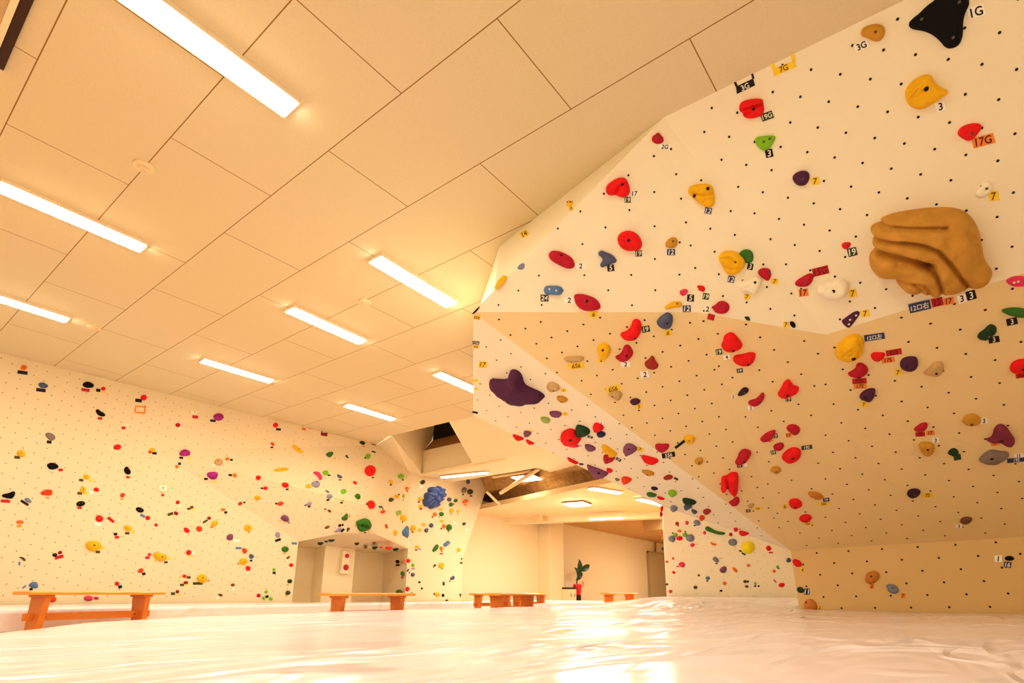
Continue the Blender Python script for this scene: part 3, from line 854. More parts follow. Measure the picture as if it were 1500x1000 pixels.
E red/round|1053,410 20 19 0
T black||1015,432 48 25 -6
U orange||990,512 1065,518 1062,530 988,524;990,470 1000,470 996,520 986,520;1056,476 1070,476 1066,525 1054,525;992,468 1068,474 1066,484 992,478|0,0 0 0
H black/boomerang|700,500 720,493 740,515 772,530 770,548 735,548 710,530|
T red||732,563 34 18 -4
E cream|935,608 12 10 0|935,610
T red||905,633 30 20 -4
E cream|1420,517 25 14 0|1424,518
T red||1430,552 42 22 -6
E crimson|1303,612 17 13 0
T white||1318,637 18 16 0
H grey/shield|330,680 345,665 385,673 410,700 395,722 370,725 345,705|
T black||360,736 35 22 -4
E red|860,772 27 18 8
T white||820,780 18 18 0
E yellow|155,820 32 22 -8|155,820
T olive||125,848 40 22 -4
H black/almond|340,900 375,885 410,893 437,917 400,937 360,935|
T red||444,940 32 20 0
H black/kidney|905,935 930,910 945,930 962,955 950,975 920,970|
T red||938,994 30 14 0
E yellow|1115,795 18 14 0
E red|1100,809 10 8 0
T black||1131,818 34 18 -6
H magenta/pentagonal|1310,820 1340,785 1395,800 1393,835 1330,838|1355,798
T black||1328,851 28 15 -4
T yellow||1387,853 22 14 0
H orange/triangular|1278,910 1300,902 1312,915 1295,935|
T black||1315,895 20 18 0
@0 640 10
E yellow|1265,580 45 32 -10|1265,580
T olive||1190,630 65 38 -6
T yellow||1330,632 50 42 0
E yellow|1215,772 42 42 0|1222,768
T olive||1168,823 70 38 -6
T yellow||1252,822 50 38 0
H red/diamond|1367,765 1400,732 1440,745 1455,780 1440,800 1390,795|
T white||1342,808 44 42 0
H black/boomerang|20,860 50,830 120,825 190,790 225,800 215,860 170,905 130,895 60,885|
T red||80,938 135 44 -4
H grey_blue/capsule|355,905 390,883 440,900 468,945 450,968 400,955 370,935|
T black||360,962 130 38 -32
H orange_red/lip-shaped|590,815 640,780 690,765 765,770 770,830 740,855 670,850 610,845|700,795
T orange||697,887 50 26 0
@0 700 5
E black/round|592,187 30 17 8|580,187 602,184
T red||583,217 32 18 0
E orange_red|898,125 17 14 20
T orange||893,153 20 13 0
E cream/large|1190,75 40 28 0|1194,72
T red||1192,125 22 17 0
H orange/dome|115,325 130,308 160,307 180,325 160,335 130,333|
T orange||140,350 32 18 5
H red/pentagonal|697,295 715,270 745,275 762,300 740,322 710,318|725,293
T white||715,336 50 20 -4
E cream|803,257 14 12 0|804,257
T red||812,305 55 22 -38
E cream|868,312 12 12 0|868,312
E black|847,410 12 8 0
T red||857,433 32 20 0
H yellow/shell|902,355 920,343 955,350 972,372 950,390 920,385|935,368
T olive||932,404 32 18 0
T yellow||972,396 28 16 0
E black/pill|1025,233 26 16 -20|1017,230 1033,235
T blue||1045,276 38 20 -30
E red/round|1083,292 16 14 0
H red/triangular|1128,345 1143,325 1160,348 1145,358|
E red|1303,178 14 12 0
T white||1312,203 18 14 0
E brown|1405,213 13 9 20
T yellow||1408,227 30 10 20
T black||1382,225 22 12 -10
E dark_red|1290,258 15 11 -20
T olive||1248,263 42 20 18
T yellow||1270,278 26 8 30
E red|1368,382 22 14 -35
T white||1353,410 20 16 0
E orange_red|1460,372 20 18 0
T white||1490,385 18 16 0
H yellow/boulder|625,495 640,465 680,460 725,463 745,490 735,515 690,540 650,525|690,492
T yellow||752,510 26 20 0
T olive||717,541 32 18 0
T red||433,578 65 24 16
E black/ring-shaped|402,562 16 11 10|402,562
E dark_red/ring-shaped|440,545 14 10 20|440,545
H olive/angular|135,580 165,575 195,600 175,610 160,590|
T blue||142,626 14 26 -8
H yellow/fist-shaped|1120,548 1160,543 1220,565 1225,590 1180,615 1145,595 1125,570|1188,577
T yellow||1238,588 24 20 0
T olive||1215,616 26 16 0
E pink/ring-shaped|1095,560 13 9 20
T red||1080,583 32 18 0
E red/round|1383,545 17 17 0
T yellow||1390,570 24 12 0
T white||1412,545 18 18 0
E orange_red|1030,678 20 14 22
T black||1053,701 25 20 10
E red|858,773 16 14 0
T black||880,796 28 22 10
H blue/half-moon|205,790 225,765 265,757 280,780 278,808 245,805|
T blue||177,797 34 11 40
T black||228,813 24 18 10
E orange_red|385,885 27 20 0
E pink/low|650,880 30 18 0
T crimson||705,880 32 20 0
E red|1352,718 12 11 0
T yellow||1320,725 24 12 35
T olive||1382,727 28 18 0
E dark_red|1362,765 15 9 0
T olive||1333,782 30 18 0
T yellow||1366,780 30 9 30
E dark_red|1300,832 12 10 0
T olive||1267,846 30 20 0
T yellow||1303,856 30 9 30
@200 727 5.988
E yellow/round|575,720 40 37 0|580,713
T dark_green||537,762 85 22 0
T orange||630,738 20 20 0
H orange/dome|737,118 750,102 775,103 783,122 765,126 745,125|
T black||783,139 26 20 12
E red|910,63 17 12 20
T black||946,52 18 14 20
E orange_red|1262,63 24 16 12
T black||1225,62 20 14 0
E yellow|1063,12 28 16 0|1065,12
E dark_red|637,190 15 11 0
T olive||603,218 46 18 32
H yellow/two-lobed|650,245 670,215 715,212 718,240 690,262 660,265|695,238
T orange||658,270 28 14 0
E orange_red|550,283 24 20 0
T white||590,298 22 18 0
E red|442,297 25 17 -35
T white||423,328 22 16 0
H mauve/jagged|787,365 800,335 840,325 850,350 845,380 810,385|826,356
T white||876,385 50 20 -4
E yellow/round|978,275 30 27 0|985,272
T orange||988,313 16 14 0
H mauve/lumpy|1262,190 1280,165 1310,160 1340,190 1338,225 1300,220 1275,205|1300,205
T brown||1336,231 14 10 0
T blue||895,452 50 20 0
H orange_red/triangular|925,450 960,455 978,480 950,505 932,490|955,465
H slate_blue/square|985,515 1010,500 1035,525 1020,545 995,545|
T black||1005,562 22 16 0
E yellow/round|938,570 33 26 0|946,570
T orange||893,590 18 16 0
E red|980,630 18 20 0
T white||977,665 14 12 0
E lavender|1240,335 19 24 0
T black||1241,382 52 22 20
E green/round|1305,462 29 23 0|1318,460
T orange||1296,498 16 12 0
H brown/angular|1310,540 1325,528 1350,518 1345,535 1328,550|
T white||1323,560 16 12 0
E red|1357,602 17 14 0
T white||1338,620 12 12 0
E lime|1207,640 13 11 0
T black||1207,669 28 20 0
E dark_green|1345,742 19 16 0
T orange||1326,773 16 12 0
E olive|1328,843 20 16 20
T orange||1313,870 12 12 0
E brown|845,775 15 10 0
T white||850,810 20 18 0
E brown|738,863 17 9 -20
T white||712,888 22 20 10
E crimson|1072,868 16 15 0
T white||1065,893 14 12 0
E lime|1138,835 14 11 20
E lime|1118,888 13 12 0
E lime|1178,895 15 14 0
T black||1145,877 28 22 20
T blue||1384,411 46 20 -4
@200 560 5.988
H magenta/shell|672,295 700,270 745,270 770,300 755,325 720,338 685,320|728,297
T black||670,335 48 20 -6
E red|1222,375 20 20 0
T black||1245,411 42 20 -6
T orange||1468,408 34 16 -6
E orange_red|1195,540 17 9 -40
T black||1187,569 24 14 0
H yellow/banana|1358,540 1390,550 1435,580 1465,610 1455,622 1410,605 1375,570|1423,583
H magenta/block|612,810 630,787 710,785 715,820 695,852 650,850|668,832
T black||608,846 32 18 0
T yellow||690,872 32 12 0
E tan/round|720,697 35 28 0|714,688
T white||680,725 20 14 0
E orange|797,670 16 11 10
T black||832,678 24 16 -4
E orange|862,815 18 13 -30
T black||822,812 30 18 -4
E red|1070,832 21 16 0
T white||1030,832 18 14 0
H yellow/long|1200,765 1240,752 1330,745 1338,765 1280,775 1220,780|1280,752
E red/shell|1307,900 29 20 -10|1310,892
T black||1322,937 24 14 0
E red|1132,928 17 13 20
T black||1100,927 20 14 0
@430 620 8.333
E orange|205,48 24 17 0|205,45
T orange||125,68 50 28 -10
U dark_red||340,48 420,62 418,78 340,64;340,60 356,63 350,146 334,144;404,70 420,72 410,158 396,156;336,112 412,116 410,158 335,145|0,0 0 0
U dark_red||735,155 815,190 813,198 736,165;735,160 744,164 750,190 745,190;752,178 810,196 808,207 750,192|0,0 0 0
H dark_green/drop|803,230 830,210 870,225 878,250 855,265 825,250|
T orange||858,281 36 12 -12
U dark_red||932,208 990,225 994,236 934,220;932,212 944,216 966,258 955,258;980,226 992,230 1007,270 996,268;955,246 1000,256 1005,270 958,259|0,0 0 0
T black||978,346 50 16 -18
E lime|912,398 30 28 -30|918,400
T black||878,420 24 18 0
H green/leaf|392,375 430,345 480,345 487,370 465,400 440,415 410,395|452,378
T orange||503,426 20 14 0
H olive/shard|627,400 650,375 678,428 655,418|
E red/large_round|940,573 63 60 -20|945,573
T brown||968,660 28 18 0
H pink/crescent|235,600 270,580 320,600 355,650 345,680 320,695 305,655 270,620|312,606
T white||212,600 20 16 0
E lime|393,602 34 26 0|403,590
T black||434,631 34 16 0
H slate_blue/triangular|527,617 570,630 603,655 575,670 545,660|
T brown||566,688 36 14 0
H lavender/half-moon|217,730 240,705 310,697 328,735 310,775 265,782 230,755|283,720
E yellow|183,765 33 22 0|186,760
H mauve/wedge|385,805 415,820 442,835 430,848 400,835|
H lavender/shell|400,890 425,860 470,870 483,895 455,915 415,912|440,885
T black||420,933 38 20 15
T white||474,926 26 22 20
E red/slim|752,722 23 13 -35
E lime/half-moon|612,828 33 26 0|618,824
T white||558,842 30 18 10
H green/shell|742,880 780,850 815,870 820,910 795,928 765,910|796,893
T orange||780,946 18 10 0
E pale_green|600,940 18 9 0
T black||586,968 32 18 0
E lime|1315,643 34 25 0|1318,643
T brown||1335,686 22 20 -30
E yellow|1187,712 27 16 0|1190,710
T brown||1188,748 24 22 0
E orange|1387,793 18 22 0|1385,790
T brown||1388,828 18 14 0
E yellow|1260,893 22 22 0|1265,888
T black||1287,868 18 20 0
E olive|1192,932 24 20 30
E pale_green|1345,888 12 20 0
T brown||1340,932 8 20 0
@430 730 8.333
H lavender/bird-shaped|150,75 175,50 225,38 220,75 190,95 165,85|
T black||145,81 26 14 20
T black||191,98 32 20 10
H brown/cone|410,145 440,130 465,160 450,172 425,160|
T brown||388,129 26 16 0
E red/oval|952,68 46 42 -40|950,64
T black||893,66 18 20 0
E teal|1065,101 22 9 0
E orange_red|1093,162 27 15 15
T black||1091,126 16 14 -30
H green/stump|582,240 615,215 645,180 665,190 660,225 665,250 630,272 595,260|632,245
T orange||681,216 18 26 0
H green/large_leaf|768,280 800,272 850,250 885,245 930,265 952,310 948,375 900,390 840,410 800,390 778,340|895,320|.03 .07 830,325 880,345 945,372
T olive||872,416 24 14 20
T orange||753,328 10 22 0
E pale_green|1272,180 15 30 15
E pale_green|1303,165 13 26 10
E yellow|1345,238 30 38 20
T brown||1331,287 12 24 -10
E yellow|1247,412 18 28 15
T brown||1245,446 8 20 0
H blue/sail-shaped|1330,400 1360,370 1400,320 1405,400 1400,490 1370,460 1340,450|
H orange_red/torn|1115,320 1135,305 1150,340 1158,365 1130,365|
H dark_green/bowl|285,540 320,517 375,525 360,555 325,567|
E dark_green|403,490 20 14 10
H dark_green/slice|420,460 460,445 515,440 500,465 455,482|
H lavender/cluster|485,410 520,385 570,345 590,370 570,405 530,410|
E black|565,328 18 12 20
T black||600,322 22 24 20
T black||598,388 52 28 40
E brown/bar|412,350 28 12 25
T white||405,382 28 20 10
E olive|668,372 18 13 40
T olive||660,397 24 12 20
H dark_green/spout|742,515 775,493 815,500 800,530 770,545|
E dark_red|990,482 18 13 0
E brown|888,598 20 13 20
H dark_green/wedge|957,590 1000,570 1045,570 1020,610 985,622|
E red|1078,577 20 9 0
H orange_red/spike|1120,575 1170,555 1225,565 1205,605 1170,617 1135,600|1180,585
H dark_green/spike|1215,622 1245,605 1300,600 1270,635 1240,642|
E black|1265,770 18 18 0
T black||1270,811 46 22 0
E orange|1338,770 11 18 -15
E green|1328,915 19 23 0
T dark_red||1324,960 16 28 0
@560 790 10
E red|385,312 22 26 0
E lime|452,375 22 22 0
T lavender||450,427 60 24 0
T olive||375,450 24 46 -35
T olive||397,484 18 24 -20
E slate_blue|448,515 27 25 0
E black|545,625 14 10 10
E black|580,715 11 11 0
H red/star-shaped|340,720 370,680 408,715 380,768 345,745|
E green/round|238,770 36 32 0
T dark_red||290,782 18 40 0
E dark_green|430,790 18 14 20
E yellow/oval|868,380 34 38 -15|880,375
T brown||880,422 18 24 0
E black|772,378 12 11 0
T olive||752,400 16 22 -20
H slate_blue/lumpy|990,570 1010,550 1045,525 1065,550 1050,590 1010,590|
T olive||990,608 16 26 -20
E olive|900,635 12 16 0
T olive||900,660 34 24 0
E yellow|812,805 30 26 10|825,805
T brown||762,795 22 32 0
E black|892,815 15 20 0
T black||945,889 42 18 10
E brown|1145,805 12 12 0
T olive||1142,833 14 22 0
E black|1163,282 8 8 0
T olive||1155,342 38 28 0
E yellow|510,105 27 18 0
T dark_red||495,151 28 26 0
T lavender||545,141 44 28 0
H green/pea-pod|740,180 740,140 800,60 830,90 810,150 770,175|
H blue/fish-shaped|897,70 930,40 970,10 985,40 1015,50 985,60 940,105 905,95|
E orange|868,130 20 25 0
T red||866,207 52 20 0
T red||874,172 30 12 0
E yellow|1122,152 24 24 40|1130,150
T orange||1085,185 16 16 0
@570 660 10
E dark_grey|495,460 32 26 40|497,462
T white||475,522 46 32 -10
H deep_blue/flower-shaped|515,760 515,715 548,695 530,650 555,610 598,605 580,565 620,530 675,528 692,552 715,512 755,525 762,560 800,545 815,590 800,608 830,640 808,690 785,690 800,720 760,745 732,745 755,790 715,825 685,810 650,850 600,835 595,808 545,812|645,705 770,635|.02 .085 650,700 690,640 720,600 705,535;.018 .07 650,700 600,670 540,640;.018 .07 690,640 760,700 805,690;.018 .07 640,710 690,780 745,775;.016 .06 690,640 640,590 588,565;.016 .055 770,640 815,600;.018 .065 640,710 570,760 535,790;.016 .055 770,640 750,560 735,525;.018 .065 640,720 620,790 605,830
E slate_blue|1160,450 21 32 0
E grey|1105,578 34 40 -20
T olive||1085,640 22 24 -20
E olive|1190,600 36 36 0
T olive||1200,662 38 22 0
E slate_blue/round|883,713 28 26 0
E green|977,730 27 22 25
E green|907,788 27 24 30
T olive||945,783 16 20 -20
E orange|1120,745 40 24 20
T orange||1118,793 40 22 0
E yellow|460,703 27 22 0|465,705
T dark_red||436,748 30 26 20
E yellow|462,813 28 20 40
T dark_red||466,852 34 24 10
E yellow|758,855 24 13 0
E orange|672,930 26 26 30
T dark_red||636,970 26 24 20
E green|770,928 28 30 40
T olive||733,970 18 14 30
E yellow|916,880 28 28 0
T brown||908,930 14 20 0
E yellow|1006,888 12 18 0
T brown||1004,932 10 18 0
@570 755 10
E yellow|355,182 34 38 20|365,185
T brown||343,240 22 24 30
E yellow|510,130 28 17 0|515,132
E slate_blue|618,142 26 28 0
H slate_blue/boulder|510,215 550,180 578,190 570,240 540,250|
E yellow|450,212 25 17 -10
E yellow|775,80 20 18 0
T orange||735,88 16 14 0
H green/spinning-top|838,165 860,128 900,128 925,165 915,205 880,222 845,212|885,172
T olive||868,234 18 22 -15
E orange|803,155 24 26 0
T dark_red||765,190 26 24 0
T white||955,104 36 36 0
E dark_grey|1100,120 22 17 30
T white||1134,209 34 22 20
"""

# ------------------------------------------------------------------ climbing holds and route tags
HC_ = dict(red=(.80, .012, .012, 1), crimson=(.52, .012, .04, 1), dark_red=(.34, .015, .015, 1), orange_red=(.82, .07, .012, 1), brick=(.40, .04, .025, 1),
    orange=(.85, .22, .02, 1), brown_orange=(.60, .24, .04, 1), yellow=(.85, .50, .010, 1), bright_yellow=(.92, .80, .015, 1), mustard=(.62, .33, .035, 1),
    tan=(.60, .40, .19, 1), cream=(.90, .84, .68, 1), white=(.95, .92, .86, 1), lime=(.26, .56, .025, 1), pale_green=(.42, .52, .14, 1), green=(.055, .20, .02, 1),
    dark_green=(.02, .06, .022, 1), olive=(.09, .085, .03, 1), teal=(.07, .15, .11, 1), blue=(.12, .24, .46, 1), deep_blue=(.085, .13, .33, 1), slate_blue=(.105, .125, .23, 1), grey_blue=(.25, .28, .38, 1),
    navy=(.03, .035, .09, 1), violet=(.12, .07, .2, 1), lavender=(.36, .33, .48, 1), mauve=(.26, .09, .18, 1), purple=(.10, .022, .075, 1), dark_purple=(.055, .014, .04, 1),
    plum=(.24, .035, .08, 1), magenta=(.42, .025, .26, 1), pink=(.78, .06, .16, 1), black=(.010, .008, .008, 1), grey=(.27, .21, .19, 1), dark_grey=(.075, .07, .05, 1),
    brown=(.20, .085, .035, 1), sandstone=(.60, .32, .055, 1))
def hold_mat(c):
    flat = c in ('black',)
    return mat('hold_'+c, HC_[c], .62 if not flat else .7, .35, 60, .14 if c != 'sandstone' else .3, 9, .3 if not flat else .15)
TAGC = dict(HC_); TAGC.update(yellow=(.92, .66, .04, 1), orange=(.85, .30, .06, 1), red=(.55, .02, .025, 1), black=(.018, .012, .010, 1), navy=(.045, .07, .20, 1), dark_green=(.04, .085, .04, 1))
INK = dict(black='pale', navy='pale', dark_green='pale', dark_grey='pale', yellow='brownink', white='blackink', orange='redink', red='redink')
INKC = dict(pale=(.85, .8, .7, 1), brownink=(.22, .09, .01, 1), blackink=(.015, .01, .008, 1), redink=(.16, .01, .01, 1))
def tag_mat(c): return mat('tape_'+c, TAGC[c], .55, 0, 0, .06, 30, .3)
def ink_mat(k): return mat(k, INKC[k], .6)
M_BOLT = mat('bolt_dark', (.02, .012, .008, 1), .45, metal=.3)
M_GREYB = mat('bolt_grey', (.16, .13, .10, 1), .4, metal=.4)
M_SCREW = mat('screw_pale', (.80, .72, .60, 1), .35)

def chaikin(p, n):
    for _ in range(n):
        q = []
        for i in range(len(p)):
            a, b = p[i], p[(i+1) % len(p)]
            q.append(a*.75+b*.25); q.append(a*.25+b*.75)
        p = q
    return p
def resample(p, s):
    n = len(p); L = [(p[(i+1) % n]-p[i]).length for i in range(n)]; T = sum(L); m = max(10, int(T/s)); out = []; i = 0; acc = 0
    for k in range(m):
        t = T*k/m
        while acc+L[i] < t and i < n-1: acc += L[i]; i += 1
        out.append(p[i].lerp(p[(i+1) % n], (t-acc)/max(L[i], 1e-9)))
    return out
def dseg(p, a, b):
    d = b-a; t = max(0, min(1, (p-a).dot(d)/max(d.length_squared, 1e-12))); return (p-a-d*t).length
def area2(p): return abs(sum(p[i].x*p[(i+1) % len(p)].y-p[(i+1) % len(p)].x*p[i].y for i in range(len(p))))/2

class GEF: pass
def frame_of(key, x, y):
    """facet the hold at pixel x, y sits on; the end face of the far wall is handled on its corner line"""
    f = FAC[key]
    if key != 'GE': return f
    g = GEF.__new__(GEF); Q = dep(x, y, px_depth_G)
    g2 = Facet('GE', f.words, f.poly, Q, -FW)
    return g2
px_depth_G = G0.dot(FW)-.01

def build_hold(h):
    f = frame_of(h['fac'], *h['c']); graz = abs(f.n.dot(ray(*h['c']).normalized()))
    if h['fac'] == 'GE': graz = 1
    sm = 1 if h['shape'].split('_')[0] in ('square', 'wedge', 'triangular', 'block', 'pentagonal', 'sail-shaped', 'angular', 'diamond', 'sloping', 'flower-shaped', 'jagged', 'branched', 'rocky') else 2
    pp = chaikin([Vector(p) for p in h['pts']], sm)
    d0 = f.at(*h['c']); c0 = f.loc(d0)
    q0 = [f.loc(f.at(p.x, p.y)) for p in pp]
    A0 = area2(q0)*min(1, graz/.5); hh = min(.36*math.sqrt(A0), .26)
    if h['flat']: hh = min(.045, hh*.4)
    if h['shape'] in ('dome', 'boulder', 'knobbly', 'double', 'hand_shaped'): hh *= 1.15
    off = .3*hh
    q = [f.loc(f.at(p.x, p.y, off)) for p in pp]
    c = sum(q, Vector((0, 0)))/len(q)
    q = [a-c for a in q]
    if graz < .5:
        vd = ray(*h['c']); vd = (vd-f.n*vd.dot(f.n)); w = Vector((vd.dot(f.u), vd.dot(f.v))).normalized(); k = max(graz/.5, .4)
        q = [a-w*(a.dot(w)*(1-k)) for a in q]
    A = area2(q); sz = math.sqrt(A)
    if sum(q[i].x*q[(i+1) % len(q)].y-q[(i+1) % len(q)].x*q[i].y for i in range(len(q))) < 0: q.reverse()
    nres = 13 if h['px'] > 34 else 9 if h['px'] > 18 else 5.5
    if h['gro']: nres = max(nres, 26)
    if h['shape'] == 'hand_shaped': nres = 44
    s = sz/nres
    rim = resample(q, s*.95); n = len(rim)
    xs = [p.x for p in rim]; ys = [p.y for p in rim]
    inner = []; y = min(ys)+s*.5; row = 0
    D = {}
    while y < max(ys):
        x = min(xs)+(s*.5 if row % 2 else 0)
        while x < max(xs):
            p = Vector((x, y))
            if inpoly(p, rim):
                d = min(dseg(p, rim[i], rim[(i+1) % n]) for i in range(n))
                if d > s*.45: inner.append(p); D[len(inner)-1] = d
            x += s
        y += s*.87; row += 1
    if not inner: inner = [Vector((0, 0))]; D[0] = sz*.3
    R = max(D.values())*(.85 if not h['flat'] else .25)
    seed = Vector((h['c'][0]*.37, h['c'][1]*.21, 1.7))
    gro = [[Vector(f.loc(f.at(x, y, off)))-c for x, y in g] for g in h['gro']]
    def height(p, d):
        t = min(1, d/R); z = hh*(.30+.70*math.sqrt(max(0, 1-(1-t)**2)))
        if not h['flat']:
            z *= 1+.22*noise.noise(Vector((p.x/sz*2.6, p.y/sz*2.6, 0))+seed)+.07*noise.noise(Vector((p.x/sz*8, p.y/sz*8, 3))+seed)
            z += .10*hh*(p.y/sz)
        for g, (gw, gd_) in zip(gro, h['gw']):
            dd = min(dseg(p, a, b) for a, b in zip(g, g[1:])); z -= gd_*math.exp(-(dd/gw)**2)
        return max(z, .004)
    vo, eo, fo, ov, _, _ = delaunay_2d_cdt(rim+inner, [(i, (i+1) % n) for i in range(n)], [], 1, 1e-6)
    V = []; Fc = [tuple(reversed(t)) if False else tuple(t) for t in fo]
    hz = []
    for k, p in enumerate(vo):
        src = ov[k][0] if ov[k] else 0
        d = 0 if src < n else D.get(src-n, 0)
        z = height(p, d); hz.append((p, z)); V.append((p.x, p.y, z))
    k0 = len(V)
    rimmap = {}
    for k, o_ in enumerate(ov):
        for i in o_:
            if i < n: rimmap[i] = k
    for i in range(n):
        p = rim[i]*1.04; V.append((p.x, p.y, -.003))
    for i in range(n):
        j = (i+1) % n
        if i in rimmap and j in rimmap: Fc.append((rimmap[j], rimmap[i], k0+i, k0+j))
    me = pymesh('climbing_hold', V, Fc, [hold_mat(h['col'])], None, True)
    bm = bmesh.new(); bm.from_mesh(me); bmesh.ops.recalc_face_normals(bm, faces=bm.faces)
    bm.normal_update(); tops = [fc.normal.z for fc in bm.faces if len(fc.verts) == 3]
    if sum(tops) < 0: bmesh.ops.reverse_faces(bm, faces=bm.faces)
    bm.to_mesh(me)
    M = Matrix((f.u, f.v, f.n)).transposed().to_4x4(); M.translation = f.world(c)
    bolts = []
    if h['bolts']:
        bv = BVHTree.FromBMesh(bm)
        for (bx, by) in h['bolts']:
            p = f.loc(f.at(bx, by, hh*.8))-c
            loc, nrm, _, _ = bv.ray_cast(Vector((p.x, p.y, 1)), Vector((0, 0, -1)))
            if loc is None: continue
            bolts.append((loc, nrm))
    bm.free()
    return me, M, bolts, sz

# ---- read the survey
HOLDS, TAGS = [], []
ox = oy = 0; sc_ = 1
def P_(t): a, b = t.split(','); return (ox+float(a)/sc_, oy+float(b)/sc_)
for ln in SURVEY.strip().split('\n'):
    k = ln[0]
    if k == '@':
        a, b, c = ln[1:].split(); ox, oy, sc_ = float(a), float(b), float(c); continue
    fld = ln[2:].split('|')
    if k in 'HE':
        cs = fld[0].strip(); flat = cs.endswith('~'); cs = cs.rstrip('~'); col, _, shp = cs.partition('/')
        if k == 'H': pts = [P_(t) for t in fld[1].split()]
        else:
            g = fld[1].split(); cx, cy = P_(g[0]); rx, ry, an = float(g[1])/sc_, float(g[2])/sc_, math.radians(-float(g[3]))
            rx += .35; ry += .35
            rnd = random.Random(int(cx*13+cy*7)); m = 9
            pts = []
            for i in range(m):
                t = 6.2832*i/m; r = 1.06*(1+rnd.uniform(-.10, .10)) if not shp.startswith(('round', 'large_round')) else 1.06
                x, y = rx*r*math.cos(t), ry*r*math.sin(t); pts.append((cx+x*math.cos(an)-y*math.sin(an), cy+x*math.sin(an)+y*math.cos(an)))
        xs = [p[0] for p in pts]; ys = [p[1] for p in pts]
        c = (sum(xs)/len(xs), sum(ys)/len(ys)); w, hgt = max(xs)-min(xs), max(ys)-min(ys)
        bolts = [P_(t) for t in fld[2].split()] if len(fld) > 2 else []
        gro, gw = [], []
        if len(fld) > 3:
            for g in fld[3].split(';'):
                q = g.split(); gw.append((float(q[0]), float(q[1]))); gro.append([P_(t) for t in q[2:]])
        if not shp:
            ar = max(w, hgt)/max(1, min(w, hgt)); shp = 'long' if ar > 1.9 else 'oval' if k == 'E' else 'lumpy'
        HOLDS.append(dict(col=col, shape=shp, flat=flat, pts=pts, c=c, w=w, h=hgt, px=math.sqrt(max(w, 1)*max(hgt, 1)), bolts=bolts, gro=gro, gw=gw))
    elif k == 'T':
        g = fld[2].split(); cx, cy = P_(g[0]); w, hgt, an = float(g[1])/sc_, float(g[2])/sc_, math.radians(-float(g[3]))
        ca, sa_ = math.cos(an), math.sin(an)
        quad = [(cx+x*w/2*ca-y*hgt/2*sa_, cy+x*w/2*sa_+y*hgt/2*ca) for x, y in ((-1, 1), (1, 1), (1, -1), (-1, -1))]
        TAGS.append(dict(col=fld[0].strip(), text=fld[1], quads=[quad], c=(cx, cy), tx=(cx, cy, hgt*.8, w*.86, an), px=math.sqrt(w*hgt), frame=False))
    else:
        quads = [[P_(t) for t in q.split()] for q in fld[2].split(';')]
        g = fld[3].split(); cx, cy = P_(g[0])
        cc = quads[0]; c = (sum(p[0] for p in cc)/4, sum(p[1] for p in cc)/4)
        TAGS.append(dict(col=fld[0].strip(), text=fld[1], quads=quads, c=c, tx=(cx, cy, float(g[1])/sc_, 99, math.radians(-float(g[2]))), px=14, frame=True))
for h in HOLDS: h['fac'] = which(*h['c'])
for t in TAGS: t['fac'] = which(*t['c'])
for h in HOLDS: h['words'] = FAC[h['fac']].words
for t in TAGS: t['words'] = FAC[t['fac']].words

# ---- words that single each one out
def said(s): return s.replace('_', ' ')
def sizew(p): return 'tiny' if p < 6 else 'small' if p < 11 else 'big' if p > 38 else ''
for h in HOLDS:
    h['base'] = ' '.join(x for x in (sizew(h['px']) if not h['shape'].startswith('large') else '', said(h['col']), said(h['shape']), 'hold') if x)
    near = sorted((math.hypot(t['c'][0]-h['c'][0], t['c'][1]-h['c'][1]), i) for i, t in enumerate(TAGS) if t['words'] == h['words'])
    h['tag'] = TAGS[near[0][1]] if near and near[0][0] < h['px']*.8+14 else None
    tg = h['tag']
    h['tagw'] = '' if not tg else (f"with a {said(tg['col'])} {tg['text']} tag" if tg['text'] and not tg['frame'] and tg['px'] > 7 else f"with a {said(tg['col'])} tag")
NTH = ['', 'second', 'third', 'fourth', 'fifth', 'sixth', 'seventh', 'eighth', 'ninth', 'tenth', 'eleventh', 'twelfth', 'thirteenth', 'fourteenth', 'fifteenth', 'sixteenth', 'seventeenth', 'eighteenth', 'nineteenth', 'twentieth']
def nth(i, n, what, end='left'):
    if i == 0: return f'leftmost {what}'
    if i == n-1: return f'rightmost {what}'
    if i >= n/2: return f'{NTH[n-1-i]} {what} from the right'
    return f'{NTH[i]} {what} from the left'
def count(L, **kw): return sum(1 for h in L if all(h[k] == v for k, v in kw.items()))
def relword(a, b):
    dx, dy = a[0]-b[0], a[1]-b[1]
    return ('right of' if dx > 0 else 'left of') if abs(dx) > abs(dy) else ('below' if dy > 0 else 'above')
uniq = [h for h in HOLDS if count(HOLDS, base=h['base']) == 1 and h['px'] > 7]
for h in HOLDS:
    if count(HOLDS, base=h['base'], words=h['words']) == 1: h['label'] = f"{h['base']} on the {h['words']}"; continue
    if h['tagw'] and count(HOLDS, base=h['base'], words=h['words'], tagw=h['tagw']) == 1:
        h['label'] = f"{h['base']} {h['tagw']} on the {h['words']}"; continue
    best = sorted((math.hypot(u['c'][0]-h['c'][0], u['c'][1]-h['c'][1]), i) for i, u in enumerate(uniq) if u is not h)
    ok = False
    for dd, i in best[:1]:
        u = uniq[i]; rw = relword(h['c'], u['c'])
        same = [g for g in HOLDS if g is not h and g['base'] == h['base'] and math.hypot(u['c'][0]-g['c'][0], u['c'][1]-g['c'][1]) < 130 and relword(g['c'], u['c']) == rw]
        if dd < 60 and not same: h['label'] = f"{h['base']} just {rw} the {u['base']}"; ok = True
    if ok: continue
    L = sorted((g for g in HOLDS if g['base'] == h['base'] and g['words'] == h['words']), key=lambda g: g['c'][0])
    h['label'] = f"{nth(L.index(h), len(L), h['base'])} on the {h['words']}"
